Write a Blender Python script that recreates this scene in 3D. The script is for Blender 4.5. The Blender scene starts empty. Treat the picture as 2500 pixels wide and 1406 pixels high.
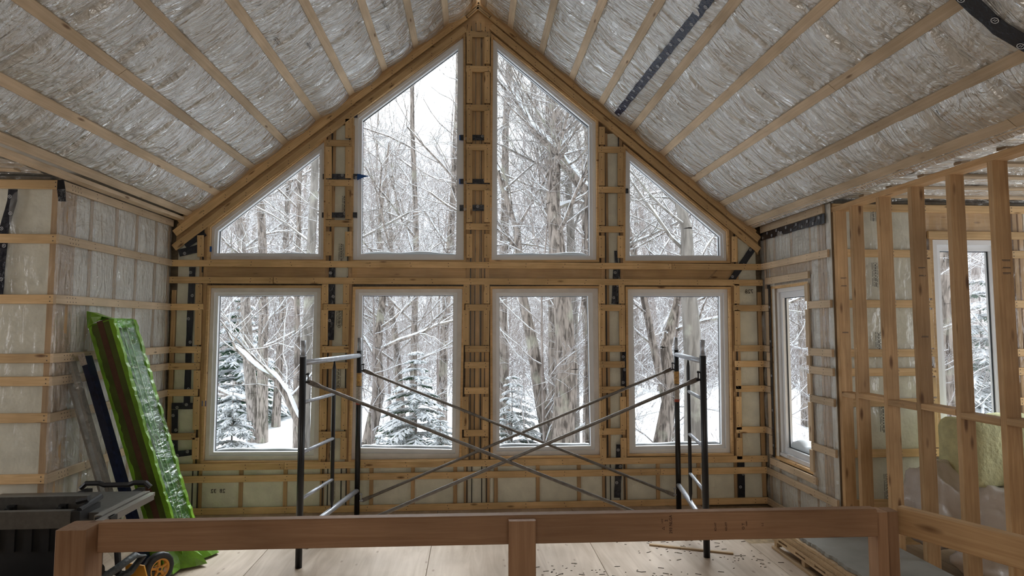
import bpy, math, random
import numpy as np
from mathutils import Vector, Matrix
from mathutils.geometry import tessellate_polygon

random.seed(7)
SC = bpy.context.scene
COL = SC.collection

# ------------------------------------------------------------------ camera (eye 1.66 m above the subfloor; X right, Y towards the gable, Z up)
F, EYE = 1464.0, 1.66
YAW, PITCH, ROLL = 0.06657, 0.06567, 0.00015
def _rot():
    B = np.array([[1, 0, 0], [0, 0, 1], [0, -1, 0]], float)
    cr, sr = math.cos(ROLL), math.sin(ROLL)
    cp, sp = math.cos(PITCH), math.sin(PITCH)
    cy, sy = math.cos(YAW), math.sin(YAW)
    return (np.array([[cy, sy, 0], [-sy, cy, 0], [0, 0, 1]]) @ np.array([[1, 0, 0], [0, cp, -sp], [0, sp, cp]])
            @ B @ np.array([[cr, -sr, 0], [sr, cr, 0], [0, 0, 1]]))
MC = _rot()
cam_d = bpy.data.cameras.new('camera')
cam = bpy.data.objects.new('camera', cam_d)
COL.objects.link(cam)
cam_d.sensor_width = 36
cam_d.lens = F / 2500 * 36
cam_d.clip_start = 0.05
cam_d.clip_end = 400
mw = Matrix.Identity(4)
for i in range(3):
    mw[i][0] = MC[i, 0]; mw[i][1] = -MC[i, 1]; mw[i][2] = -MC[i, 2]
mw.translation = (0, 0, EYE)
cam.matrix_world = mw
SC.camera = cam

# ------------------------------------------------------------------ overcast sky, exposure
W = bpy.data.worlds.new('overcast_sky'); SC.world = W; W.use_nodes = True
nt = W.node_tree
bg = nt.nodes['Background']
tc = nt.nodes.new('ShaderNodeTexCoord'); sx = nt.nodes.new('ShaderNodeSeparateXYZ'); cr_ = nt.nodes.new('ShaderNodeValToRGB')
nt.links.new(tc.outputs['Generated'], sx.inputs[0]); nt.links.new(sx.outputs['Z'], cr_.inputs[0]); nt.links.new(cr_.outputs[0], bg.inputs[0])
cr_.color_ramp.elements[0].position = 0.0; cr_.color_ramp.elements[0].color = (0.56, 0.60, 0.645, 1)
cr_.color_ramp.elements[1].position = 1.0; cr_.color_ramp.elements[1].color = (0.95, 0.98, 1.0, 1)
bg.inputs[1].default_value = 1.45
SC.view_settings.view_transform = 'Standard'; SC.view_settings.look = 'None'
SC.view_settings.gamma = 1.0; SC.view_settings.use_curve_mapping = False
SC.view_settings.exposure = 0.80
SC.cycles.max_bounces = 6
SC.cycles.glossy_bounces = 3
SC.cycles.diffuse_bounces = 4
SC.cycles.transparent_max_bounces = 12
SC.cycles.caustics_reflective = False
SC.cycles.caustics_refractive = False

sun = bpy.data.lights.new('veiled_sun', 'SUN'); sun.energy = 9.5; sun.angle = math.radians(50); sun.color = (0.93, 0.97, 1.0)
so = bpy.data.objects.new('veiled_sun', sun); COL.objects.link(so); so.location = (0, 20, 20)
so.rotation_euler = Vector((-0.12, -1.0, -0.80)).to_track_quat('-Z', 'Y').to_euler()

def area(name, loc, look, sx_, sy_, power, col):
    l = bpy.data.lights.new(name, 'AREA'); l.shape = 'RECTANGLE'; l.size = sx_; l.size_y = sy_; l.energy = power; l.color = col
    o = bpy.data.objects.new(name, l); COL.objects.link(o); o.location = loc
    o.rotation_euler = (Vector(look) - Vector(loc)).to_track_quat('-Z', 'Y').to_euler()
    return o
# added fill lights in front of closed walls out of view, brightening the room
area('fill_rear', (0, -3.05, 2.2), (0, 5, 2.2), 4.0, 2.4, 30, (1.0, 0.94, 0.86))
area('fill_right_wing', (6.3, 3.0, 1.5), (0.0, 4.2, 1.5), 2.0, 1.6, 30, (0.9, 0.95, 1.0))
area('fill_left_wing', (-6.1, 2.9, 1.5), (0.0, 4.0, 1.5), 2.0, 1.6, 26, (0.95, 0.96, 1.0))

# ------------------------------------------------------------------ measuring helpers
def ray(x, y):
    return MC @ np.array([(x - 1250) / F, (y - 703) / F, 1.0])
def onY(x, y, Y):
    d = ray(x, y); t = Y / d[1]; return Vector((d[0] * t, Y, EYE + d[2] * t))
def onX(x, y, X):
    d = ray(x, y); t = X / d[0]; return Vector((X, d[1] * t, EYE + d[2] * t))
def onZ(x, y, Z):
    d = ray(x, y); t = (Z - EYE) / d[2]; return Vector((d[0] * t, d[1] * t, Z))

# ------------------------------------------------------------------ material helpers
def nmat(name):
    m = bpy.data.materials.new(name); m.use_nodes = True
    n = m.node_tree; n.nodes.clear()
    out = n.nodes.new('ShaderNodeOutputMaterial')
    return m, n, out
def N(n, t, **kw):
    x = n.nodes.new(t)
    for k, v in kw.items():
        if k.startswith('i_'):
            key = k[2:]
            x.inputs[int(key) if key.isdigit() else key.replace('_', ' ')].default_value = v
        else:
            setattr(x, k, v)
    return x
def ramp(n, src, stops):
    r = n.nodes.new('ShaderNodeValToRGB'); e = r.color_ramp.elements
    while len(e) < len(stops): e.new(0.5)
    for k, (p, c) in enumerate(stops):
        e[k].position = p; e[k].color = (*c, 1) if len(c) == 3 else c
    n.links.new(src, r.inputs[0]); return r
def pmat(name, col, rough=0.5, metal=0.0, noise=0.0, nscale=20, bump=0.0, bscale=60, spec=0.5):
    m, n, out = nmat(name)
    p = N(n, 'ShaderNodeBsdfPrincipled'); n.links.new(p.outputs[0], out.inputs[0])
    p.inputs['Base Color'].default_value = (*col, 1); p.inputs['Roughness'].default_value = rough; p.inputs['Metallic'].default_value = metal
    p.inputs['Specular IOR Level'].default_value = spec
    t = N(n, 'ShaderNodeTexCoord')
    if noise:
        z = N(n, 'ShaderNodeTexNoise', i_Scale=nscale, i_Detail=5.0); n.links.new(t.outputs['Object'], z.inputs['Vector'])
        r = ramp(n, z.outputs['Fac'], [(0.3, [c * (1 - noise) for c in col]), (0.7, [min(1, c * (1 + noise)) for c in col])])
        n.links.new(r.outputs[0], p.inputs['Base Color'])
    if bump:
        z = N(n, 'ShaderNodeTexNoise', i_Scale=bscale, i_Detail=4.0); n.links.new(t.outputs['Object'], z.inputs['Vector'])
        b = N(n, 'ShaderNodeBump', i_Strength=bump, i_Distance=0.01); n.links.new(z.outputs['Fac'], b.inputs['Height']); n.links.new(b.outputs[0], p.inputs['Normal'])
    return m
def wood(name, light, dark, knots=1.0, rough=0.62, vary=0.18, axis=0):
    """sawn softwood; grain runs along the object's local X"""
    m, n, out = nmat(name)
    p = N(n, 'ShaderNodeBsdfPrincipled'); n.links.new(p.outputs[0], out.inputs[0])
    p.inputs['Roughness'].default_value = rough; p.inputs['Specular IOR Level'].default_value = 0.25
    t = N(n, 'ShaderNodeTexCoord'); oi = N(n, 'ShaderNodeObjectInfo')
    off = N(n, 'ShaderNodeVectorMath', operation='SCALE'); off.inputs['Scale'].default_value = 13.0
    cx = N(n, 'ShaderNodeCombineXYZ')
    for k in range(3): n.links.new(oi.outputs['Random'], cx.inputs[k])
    n.links.new(cx.outputs[0], off.inputs[0])
    add = N(n, 'ShaderNodeVectorMath', operation='ADD'); n.links.new(t.outputs['Object'], add.inputs[0]); n.links.new(off.outputs[0], add.inputs[1])
    mp = N(n, 'ShaderNodeMapping'); mp.inputs['Scale'].default_value = (1.2, 28, 28); n.links.new(add.outputs[0], mp.inputs[0])
    g = N(n, 'ShaderNodeTexNoise', i_Scale=2.2, i_Detail=7.0, i_Distortion=0.6); g.inputs['Roughness'].default_value = 0.65
    n.links.new(mp.outputs[0], g.inputs['Vector'])
    mid = [(a + b) / 2 for a, b in zip(light, dark)]
    r = ramp(n, g.outputs['Fac'], [(0.3, dark), (0.5, mid), (0.68, light)])
    # blotches
    b2 = N(n, 'ShaderNodeTexNoise', i_Scale=3.0, i_Detail=3.0); n.links.new(add.outputs[0], b2.inputs['Vector'])
    r2 = ramp(n, b2.outputs['Fac'], [(0.35, (0.80, 0.78, 0.74)), (0.65, (1.06, 1.04, 1.0))])
    mu = N(n, 'ShaderNodeMix', data_type='RGBA', blend_type='MULTIPLY'); mu.inputs[0].default_value = 1.0
    n.links.new(r.outputs[0], mu.inputs[6]); n.links.new(r2.outputs[0], mu.inputs[7])
    # knots
    mk = N(n, 'ShaderNodeMapping'); mk.inputs['Scale'].default_value = (3.4, 12, 12); n.links.new(add.outputs[0], mk.inputs[0])
    v = N(n, 'ShaderNodeTexVoronoi', i_Scale=1.0); n.links.new(mk.outputs[0], v.inputs['Vector'])
    rk = ramp(n, v.outputs['Distance'], [(0.0, (1, 1, 1)), (0.10 * knots + 0.001, (0.75, 0.75, 0.75)), (0.19 * knots + 0.002, (0, 0, 0))])
    mx = N(n, 'ShaderNodeMix', data_type='RGBA'); n.links.new(rk.outputs[0], mx.inputs[0]); n.links.new(mu.outputs[2], mx.inputs[6])
    mx.inputs[7].default_value = (dark[0] * 0.28, dark[1] * 0.2, dark[2] * 0.16, 1)
    hv = N(n, 'ShaderNodeHueSaturation'); n.links.new(mx.outputs[2], hv.inputs['Color'])
    mr = N(n, 'ShaderNodeMapRange'); mr.inputs[3].default_value = 1 - vary; mr.inputs[4].default_value = 1 + vary
    n.links.new(oi.outputs['Random'], mr.inputs[0]); n.links.new(mr.outputs[0], hv.inputs['Value'])
    n.links.new(hv.outputs[0], p.inputs['Base Color'])
    bp = N(n, 'ShaderNodeBump', i_Strength=0.25, i_Distance=0.004); n.links.new(g.outputs['Fac'], bp.inputs['Height']); n.links.new(bp.outputs[0], p.inputs['Normal'])
    return m
def film_mat(name, su, sv, tint=(0.97, 0.965, 0.94), gloss=0.20, milk=0.10, bump=0.6, warm=(0.93, 0.92, 0.88), crumple=0.4, fk=0.5, rough=0.12):
    """clear polyethylene sheet pulled over the batts; su, sv stretch the pleats (UVs are metres)"""
    m, n, out = nmat(name)
    uv = N(n, 'ShaderNodeUVMap')
    mp = N(n, 'ShaderNodeMapping'); mp.inputs['Scale'].default_value = (su, sv, 1); n.links.new(uv.outputs[0], mp.inputs[0])
    a = N(n, 'ShaderNodeTexNoise', i_Scale=1.0, i_Detail=4.0, i_Distortion=1.1); n.links.new(mp.outputs[0], a.inputs['Vector'])
    b = N(n, 'ShaderNodeTexNoise', i_Scale=9.0, i_Detail=5.0, i_Distortion=1.5); n.links.new(uv.outputs[0], b.inputs['Vector'])
    b1 = N(n, 'ShaderNodeBump', i_Strength=bump, i_Distance=0.03); n.links.new(a.outputs['Fac'], b1.inputs['Height'])
    b2 = N(n, 'ShaderNodeBump', i_Strength=crumple, i_Distance=0.03); n.links.new(b.outputs['Fac'], b2.inputs['Height']); n.links.new(b1.outputs[0], b2.inputs['Normal'])
    tr = N(n, 'ShaderNodeBsdfTransparent'); tr.inputs[0].default_value = (*tint, 1)
    gl = N(n, 'ShaderNodeBsdfGlossy'); gl.inputs['Roughness'].default_value = rough; gl.inputs['Color'].default_value = (1, 1, 1, 1)
    n.links.new(b2.outputs[0], gl.inputs['Normal'])
    df = N(n, 'ShaderNodeBsdfDiffuse'); df.inputs[0].default_value = (*warm, 1); n.links.new(b2.outputs[0], df.inputs['Normal'])
    m1 = N(n, 'ShaderNodeMixShader'); m1.inputs[0].default_value = milk; n.links.new(tr.outputs[0], m1.inputs[1]); n.links.new(df.outputs[0], m1.inputs[2])
    lw = N(n, 'ShaderNodeLayerWeight', i_Blend=0.5); n.links.new(b2.outputs[0], lw.inputs['Normal']); fr = N(n, 'ShaderNodeMath', operation='POWER'); n.links.new(lw.outputs['Facing'], fr.inputs[0]); fr.inputs[1].default_value = 3.0
    ad = N(n, 'ShaderNodeMath', operation='MULTIPLY_ADD'); ad.inputs[1].default_value = fk; ad.inputs[2].default_value = gloss; ad.use_clamp = True
    n.links.new(fr.outputs[0], ad.inputs[0])
    m2 = N(n, 'ShaderNodeMixShader'); n.links.new(ad.outputs[0], m2.inputs[0]); n.links.new(m1.outputs[0], m2.inputs[1]); n.links.new(gl.outputs[0], m2.inputs[2])
    n.links.new(m2.outputs[0], out.inputs[0])
    return m
def glass_mat(name):
    m, n, out = nmat(name)
    tr = N(n, 'ShaderNodeBsdfTransparent'); tr.inputs[0].default_value = (0.94, 0.965, 0.97, 1)
    gl = N(n, 'ShaderNodeBsdfGlossy'); gl.inputs['Roughness'].default_value = 0.01
    lw = N(n, 'ShaderNodeLayerWeight', i_Blend=0.5); fp = N(n, 'ShaderNodeMath', operation='POWER'); n.links.new(lw.outputs['Facing'], fp.inputs[0]); fp.inputs[1].default_value = 4.0; fr = N(n, 'ShaderNodeMath', operation='MULTIPLY_ADD'); n.links.new(fp.outputs[0], fr.inputs[0]); fr.inputs[1].default_value = .5; fr.inputs[2].default_value = .03
    m2 = N(n, 'ShaderNodeMixShader'); n.links.new(fr.outputs[0], m2.inputs[0]); n.links.new(tr.outputs[0], m2.inputs[1]); n.links.new(gl.outputs[0], m2.inputs[2])
    n.links.new(m2.outputs[0], out.inputs[0]); return m
def bark_mat(name, c1, c2, snow=0.55, scale=6.0, lichen=None):
    """bark with wind-packed snow lying on whatever faces upwards"""
    m, n, out = nmat(name)
    p = N(n, 'ShaderNodeBsdfPrincipled'); n.links.new(p.outputs[0], out.inputs[0]); p.inputs['Roughness'].default_value = 0.9; p.inputs['Specular IOR Level'].default_value = 0.1
    t = N(n, 'ShaderNodeTexCoord'); mp = N(n, 'ShaderNodeMapping'); mp.inputs['Scale'].default_value = (scale * 5, scale * 5, scale * 0.9); n.links.new(t.outputs['Object'], mp.inputs[0])
    z = N(n, 'ShaderNodeTexNoise', i_Scale=1.0, i_Detail=6.0, i_Distortion=0.8); n.links.new(mp.outputs[0], z.inputs['Vector'])
    r = ramp(n, z.outputs['Fac'], [(0.38, c1), (0.58, c2)])
    col = r.outputs[0]
    if lichen:
        z2 = N(n, 'ShaderNodeTexNoise', i_Scale=2.6, i_Detail=4.0); n.links.new(t.outputs['Object'], z2.inputs['Vector'])
        r2 = ramp(n, z2.outputs['Fac'], [(0.57, (0, 0, 0)), (0.68, (0.6, 0.6, 0.6))])
        ml = N(n, 'ShaderNodeMix', data_type='RGBA'); n.links.new(r2.outputs[0], ml.inputs[0]); n.links.new(col, ml.inputs[6]); ml.inputs[7].default_value = (*lichen, 1); col = ml.outputs[2]
    g = N(n, 'ShaderNodeNewGeometry'); s = N(n, 'ShaderNodeSeparateXYZ'); n.links.new(g.outputs['Normal'], s.inputs[0])
    z3 = N(n, 'ShaderNodeTexNoise', i_Scale=5.0, i_Detail=3.0); n.links.new(t.outputs['Object'], z3.inputs['Vector'])
    ad = N(n, 'ShaderNodeMath', operation='ADD'); n.links.new(s.outputs['Z'], ad.inputs[0]); n.links.new(z3.outputs['Fac'], ad.inputs[1])
    r3 = ramp(n, ad.outputs[0], [(snow * 1.0, (0, 0, 0)), (min(0.99, snow + 0.12), (1, 1, 1))])
    mx = N(n, 'ShaderNodeMix', data_type='RGBA'); n.links.new(r3.outputs[0], mx.inputs[0]); n.links.new(col, mx.inputs[6]); mx.inputs[7].default_value = (0.86, 0.90, 0.95, 1)
    n.links.new(mx.outputs[2], p.inputs['Base Color'])
    b = N(n, 'ShaderNodeBump', i_Strength=0.8, i_Distance=0.03); n.links.new(z.outputs['Fac'], b.inputs['Height']); n.links.new(b.outputs[0], p.inputs['Normal'])
    return m

M_STRAP = wood('furring_spruce', (0.80, 0.575, 0.325), (0.60, 0.39, 0.19), knots=0.8)
M_CSTRAP = wood('furring_spruce_lit', (0.76, 0.61, 0.45), (0.60, 0.46, 0.31), knots=0.7)  # paler than the gable furring: daylight on it painted into the tone
M_STUD = wood('stud_spruce', (0.66, 0.45, 0.25), (0.48, 0.30, 0.15), knots=0.7)
M_PSTUD = wood('partition_spruce', (0.64, 0.43, 0.24), (0.45, 0.27, 0.13), knots=1.0)
M_RAIL = wood('rail_spruce', (0.40, 0.245, 0.15), (0.28, 0.155, 0.088), knots=0.9, vary=0.08)
M_HEAD = wood('header_spruce', (0.76, 0.52, 0.28), (0.58, 0.37, 0.18), knots=0.8)
M_OSB = pmat('sheathing_board', (0.36, 0.26, 0.15), 0.8, noise=0.3, nscale=30)
M_ROOF = pmat('roof_outside', (0.25, 0.25, 0.26), 0.8)
M_BATT = pmat('glass_wool_cream', (0.80, 0.79, 0.70), 1.0, noise=0.10, nscale=9, bump=0.6, bscale=25, spec=0.05)
M_BATTC = pmat('glass_wool_white', (0.80, 0.78, 0.72), 1.0, noise=0.07, nscale=6, bump=0.5, bscale=22, spec=0.05)
M_BATTY = pmat('glass_wool_yellow', (0.66, 0.66, 0.40), 1.0, noise=0.15, nscale=14, bump=1.0, bscale=40, spec=0.05)
M_FILMC = film_mat('poly_film_ceiling', 3.0, 30, gloss=0.34, milk=0.5, bump=1.0, crumple=1.0, fk=0.9, rough=0.09)
M_FILMW = film_mat('poly_film_wall', 26, 3.0, gloss=0.14, milk=0.22, bump=1.0, crumple=1.0, fk=0.6, rough=.1)
M_FILMG = film_mat('poly_film_wing', 16, 3.0, gloss=0.03, milk=0.10, bump=0.3, crumple=0.3, fk=0.2)
M_FILMB = film_mat('poly_film_gable', 16, 3.0, gloss=0.01, milk=0.02, bump=0.3, crumple=0.25, fk=0.15)
M_GLASS = glass_mat('window_glass')
M_PVC = pmat('white_vinyl', (0.82, 0.83, 0.85), 0.38, noise=0.03, nscale=5)
M_PVCFILM = pmat('dusty_vinyl_under_film', (0.70, 0.68, 0.67), 0.4, noise=0.10, nscale=8)
M_GASK = pmat('black_gasket', (0.02, 0.025, 0.03), 0.5)
M_TAPE = pmat('black_sheathing_tape', (0.010, 0.012, 0.020), 0.22, bump=0.5, bscale=30)
M_TAPEB = pmat('black_tape_blue_sheen', (0.012, 0.018, 0.05), 0.25, bump=1.0, bscale=45)  # black tape, with its blue sheen painted into the base colour
M_INK = pmat('white_print', (0.62, 0.63, 0.65), 0.5)
M_INKD = pmat('dark_print', (0.05, 0.04, 0.035), 0.6)
M_INKR = pmat('mill_stamp_ink', (0.06, 0.025, 0.015), 0.7)
M_BLUE = pmat('blue_tape', (0.01, 0.09, 0.35), 0.4)
M_SEAL = pmat('black_sealant', (0.012, 0.010, 0.010), 0.4)
M_BLK = pmat('black_painted_steel', (0.008, 0.008, 0.010), 0.35)
M_GALV = pmat('galvanised_tube', (0.42, 0.44, 0.48), 0.42, metal=0.75, noise=0.15, nscale=30)
M_BRACE = pmat('brace_steel', (0.17, 0.155, 0.14), 0.42, metal=0.7, noise=0.25, nscale=25)
M_SNOW = pmat('snow', (0.88, 0.92, 0.97), 0.85, bump=0.25, bscale=4, spec=0.2)
M_BARK = bark_mat('bark_grey_brown', (0.14, 0.12, 0.11), (0.38, 0.34, 0.31), 0.82)
M_BARKF = bark_mat('bark_twigs', (0.23, 0.195, 0.18), (0.40, 0.355, 0.335), 0.88)
M_BARKN = bark_mat('bark_maple', (0.10, 0.085, 0.075), (0.36, 0.31, 0.275), 0.95, scale=4.0, lichen=(0.42, 0.42, 0.34))
M_BARKG = bark_mat('bark_beech', (0.17, 0.155, 0.14), (0.30, 0.275, 0.25), 1.05, scale=2.0, lichen=(0.48, 0.48, 0.40))
M_NEEDLE = bark_mat('spruce_needles', (0.035, 0.07, 0.045), (0.08, 0.14, 0.085), 0.92)

# ------------------------------------------------------------------ mesh helpers
def link(o, parent=None):
    COL.objects.link(o)
    if parent is not None:
        o.parent = parent
        o.matrix_parent_inverse = Matrix.Translation(-PW(parent))
    return o
def mk(name, verts, faces, mat, parent=None, smooth=False, mats=None, mi=None):
    me = bpy.data.meshes.new(name)
    me.from_pydata([tuple(v) for v in verts], [], faces)
    for m in (mats or [mat]): me.materials.append(m)
    if mi is not None: me.polygons.foreach_set('material_index', mi)
    if smooth: me.polygons.foreach_set('use_smooth', [True] * len(me.polygons))
    me.update()
    return link(bpy.data.objects.new(name, me), parent)
def mknp(name, V, Q, mat, parent=None, smooth=True, uv=None):
    """numpy quads/tris mesh"""
    me = bpy.data.meshes.new(name)
    k = Q.shape[1]
    me.vertices.add(len(V)); me.vertices.foreach_set('co', np.ascontiguousarray(V, dtype=np.float32).ravel())
    me.loops.add(Q.size); me.loops.foreach_set('vertex_index', np.ascontiguousarray(Q, dtype=np.int32).ravel())
    me.polygons.add(len(Q)); me.polygons.foreach_set('loop_start', np.arange(0, Q.size, k, dtype=np.int32))
    try: me.polygons.foreach_set('loop_total', np.full(len(Q), k, dtype=np.int32))
    except Exception: pass
    me.update(calc_edges=True)
    me.polygons.foreach_set('use_smooth', np.full(len(Q), smooth))
    if uv is not None:
        l = me.uv_layers.new(name='UVMap'); l.data.foreach_set('uv', np.ascontiguousarray(uv[Q.ravel()], dtype=np.float32).ravel())
    me.materials.append(mat)
    if parent is False:
        return me
    return link(bpy.data.objects.new(name, me), parent)
def empty(name, loc=(0, 0, 0), label=None, cat=None, group=None, kind=None):
    o = bpy.data.objects.new(name, None); o.location = loc; COL.objects.link(o); o.empty_display_size = 0.1
    return tag(o, label, cat, group, kind)
def tag(o, label=None, cat=None, group=None, kind=None):
    if label: o['label'] = label
    if cat: o['category'] = cat
    if group: o['group'] = group
    if kind: o['kind'] = kind
    return o
def board(name, a, b, w, t, n, mat, parent=None, ch=0.0025):
    """sawn board: a, b ends of the centre line on its back face, w wide, t thick towards n; length is local X"""
    a, b, n = Vector(a), Vector(b), Vector(n).normalized()
    L = (b - a).length; X = (b - a) / L; n = (n - X * n.dot(X)).normalized(); Y = n.cross(X)
    h = w / 2; c = min(ch, w / 5, t / 5)
    prof = [(-h + c, 0), (h - c, 0), (h, c), (h, t - c), (h - c, t), (-h + c, t), (-h, t - c), (-h, c)]
    vs = [(-L / 2, y, z) for y, z in prof] + [(L / 2, y, z) for y, z in prof]
    fs = [tuple(range(7, -1, -1)), tuple(range(8, 16))] + [(i, (i + 1) % 8, 8 + (i + 1) % 8, 8 + i) for i in range(8)]
    me = bpy.data.meshes.new(name); me.from_pydata(vs, [], fs); me.materials.append(mat); me.update()
    o = bpy.data.objects.new(name, me)
    m = Matrix((X, Y, n)).transposed().to_4x4(); m.translation = (a + b) / 2
    COL.objects.link(o)
    if parent is not None:
        o.parent = parent; o.matrix_parent_inverse = Matrix.Translation(-PW(parent))
    o.matrix_basis = m
    return o
def PW(p):
    return p.location   # children are linked with a compensating inverse, so a parent's own location is its world place
def prism(name, poly, n, t, mat, parent=None):
    """flat polygon (3D points) pushed t along n"""
    n = Vector(n).normalized() * t; k = len(poly); P = [Vector(p) for p in poly]
    return mk(name, P + [p + n for p in P], [tuple(range(k - 1, -1, -1)), tuple(range(k, 2 * k))] + [(i, (i + 1) % k, k + (i + 1) % k, k + i) for i in range(k)], mat, parent)
def boxv(x0, x1, y0, y1, z0, z1):
    return ([(x0, y0, z0), (x1, y0, z0), (x1, y1, z0), (x0, y1, z0), (x0, y0, z1), (x1, y0, z1), (x1, y1, z1), (x0, y1, z1)],
            [(0, 3, 2, 1), (4, 5, 6, 7), (0, 1, 5, 4), (1, 2, 6, 5), (2, 3, 7, 6), (3, 0, 4, 7)])
class MB:
    def __init__(s): s.v = []; s.f = []
    def add(s, v, f):
        k = len(s.v); s.v += [tuple(p) for p in v]; s.f += [tuple(i + k for i in q) for q in f]; return s
    def box(s, *a): return s.add(*boxv(*a))
    def obox(s, c, ax, ay, az, hx, hy, hz):
        c = Vector(c); vs = []
        for z in (-1, 1):
            for x, y in ((-1, -1), (1, -1), (1, 1), (-1, 1)): vs.append(c + Vector(ax) * hx * x + Vector(ay) * hy * y + Vector(az) * hz * z)
        return s.add(vs, [(0, 3, 2, 1), (4, 5, 6, 7), (0, 1, 5, 4), (1, 2, 6, 5), (2, 3, 7, 6), (3, 0, 4, 7)])
    def tube(s, pts, rad, n=8, cap=True):
        P = [Vector(p) for p in pts]
        if not isinstance(rad, (list, tuple)): rad = [rad] * len(P)
        k = len(s.v); up = Vector((0, 0, 1))
        for i, p in enumerate(P):
            d = (P[min(i + 1, len(P) - 1)] - P[max(i - 1, 0)]).normalized()
            u = d.cross(up)
            if u.length < 0.05: u = d.cross(Vector((0, 1, 0)))
            u.normalize(); w = u.cross(d)
            for j in range(n):
                a = 2 * math.pi * j / n
                s.v.append(tuple(p + (u * math.cos(a) + w * math.sin(a)) * rad[i]))
        for i in range(len(P) - 1):
            for j in range(n):
                s.f.append((k + i * n + j, k + i * n + (j + 1) % n, k + (i + 1) * n + (j + 1) % n, k + (i + 1) * n + j))
        if cap:
            s.f.append(tuple(k + j for j in range(n - 1, -1, -1))); s.f.append(tuple(k + (len(P) - 1) * n + j for j in range(n)))
        return s
    def build(s, name, mat, parent=None, smooth=False): return mk(name, s.v, s.f, mat, parent, smooth)
def vnoise(u, v, seed=0):
    """smooth lattice noise, numpy, about -1..1"""
    rs = np.random.RandomState(seed); T = rs.rand(256, 256) * 2 - 1
    iu = np.floor(u).astype(int); iv = np.floor(v).astype(int); fu = u - iu; fv = v - iv
    fu = fu * fu * (3 - 2 * fu); fv = fv * fv * (3 - 2 * fv); g = lambda a, b: T[a % 256, b % 256]
    return (g(iu, iv) * (1 - fu) + g(iu + 1, iv) * fu) * (1 - fv) + (g(iu, iv + 1) * (1 - fu) + g(iu + 1, iv + 1) * fu) * fv
def sheet(name, O, U, V, lu, lv, du, dv, nrm, disp, mat, parent, mask=None):
    O, U, V, nrm = (np.array(a, float) for a in (O, U, V, nrm))
    nu, nv = int(round(lu / du)) + 1, int(round(lv / dv)) + 1
    u = np.linspace(0, lu, nu); v = np.linspace(0, lv, nv); uu, vv = np.meshgrid(u, v, indexing='ij')
    d = disp(uu, vv)
    P = O + uu[..., None] * U + vv[..., None] * V + d[..., None] * nrm
    idx = np.arange(nu * nv).reshape(nu, nv)
    Q = np.stack([idx[:-1, :-1], idx[1:, :-1], idx[1:, 1:], idx[:-1, 1:]], -1).reshape(-1, 4)
    if np.dot(np.cross(U, V), nrm) < 0: Q = Q[:, ::-1]
    if mask is not None:
        C = (P[:-1, :-1] + P[1:, 1:]) / 2; keep = ~mask(C.reshape(-1, 3)); Q = Q[keep]
    return mknp(name, P.reshape(-1, 3), Q, mat, parent, True, np.stack([uu.ravel(), vv.ravel()], -1))
def inpoly(px, py, poly):
    c = np.zeros(px.shape, bool); k = len(poly)
    for i in range(k):
        x1, y1 = poly[i]; x2, y2 = poly[(i + 1) % k]
        if y1 == y2: continue
        c ^= ((y1 > py) != (y2 > py)) & (px < (x2 - x1) * (py - y1) / (y2 - y1) + x1)
    return c
def textmesh(name, body, size, M4, mat, parent, align='CENTER'):
    cu = bpy.data.curves.new(name, 'FONT'); cu.body = body; cu.size = size; cu.align_x = align; cu.align_y = 'CENTER'; cu.resolution_u = 2; cu.offset = size * 0.012
    tmp = bpy.data.objects.new(name + '_tmp', cu); me = bpy.data.meshes.new_from_object(tmp)
    bpy.data.objects.remove(tmp); me.materials.append(mat)
    o = bpy.data.objects.new(name, me); COL.objects.link(o)
    if parent is not None:
        o.parent = parent; o.matrix_parent_inverse = Matrix.Translation(-PW(parent))
    o.matrix_basis = M4
    return o
def frame4(loc, X, Y):
    X = Vector(X).normalized(); Z = X.cross(Vector(Y)).normalized(); Y = Z.cross(X)
    m = Matrix((X, Y, Z)).transposed().to_4x4(); m.translation = loc; return m

# ================================================================== THE ROOM
YB = 5.60          # furring face of the gable wall
YF = 5.622         # film
YS = 5.63          # stud face
XL, XR = -2.735, 2.81
PX, PZ = 0.05, 4.79
SL, SR = 0.803, 0.825
ZC = 2.66
STRAP_W = 0.060
ZS = [2.605, 2.243, 1.845, 1.46, 1.312, 1.077, 0.69, 0.312, 0.027]
def roofz(x, lift=0.0):
    s = SL if x < PX else SR
    return PZ - s * abs(x - PX) + lift

# ---- floor: plywood sheets
floor = empty('floor', kind='structure')
m, n, out = nmat('plywood')
p = N(n, 'ShaderNodeBsdfPrincipled'); n.links.new(p.outputs[0], out.inputs[0]); p.inputs['Roughness'].default_value = 0.6; p.inputs['Specular IOR Level'].default_value = 0.3
t = N(n, 'ShaderNodeTexCoord'); mp = N(n, 'ShaderNodeMapping'); mp.inputs['Scale'].default_value = (1.0, 9, 9); n.links.new(t.outputs['Object'], mp.inputs[0])
z = N(n, 'ShaderNodeTexNoise', i_Scale=1.4, i_Detail=6.0, i_Distortion=1.2); n.links.new(mp.outputs[0], z.inputs['Vector'])
r = ramp(n, z.outputs['Fac'], [(0.3, (0.47, 0.37, 0.285)), (0.7, (0.62, 0.515, 0.42))])
z2 = N(n, 'ShaderNodeTexNoise', i_Scale=2.0, i_Detail=4.0); n.links.new(t.outputs['Object'], z2.inputs['Vector'])
r2 = ramp(n, z2.outputs['Fac'], [(0.35, (0.86, 0.84, 0.80)), (0.65, (1.05, 1.03, 1.0))])
mu = N(n, 'ShaderNodeMix', data_type='RGBA', blend_type='MULTIPLY'); mu.inputs[0].default_value = 1.0; n.links.new(r.outputs[0], mu.inputs[6]); n.links.new(r2.outputs[0], mu.inputs[7])
mk_ = N(n, 'ShaderNodeMapping'); mk_.inputs['Scale'].default_value = (5.0, 11, 1); n.links.new(t.outputs['Object'], mk_.inputs[0])
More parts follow.
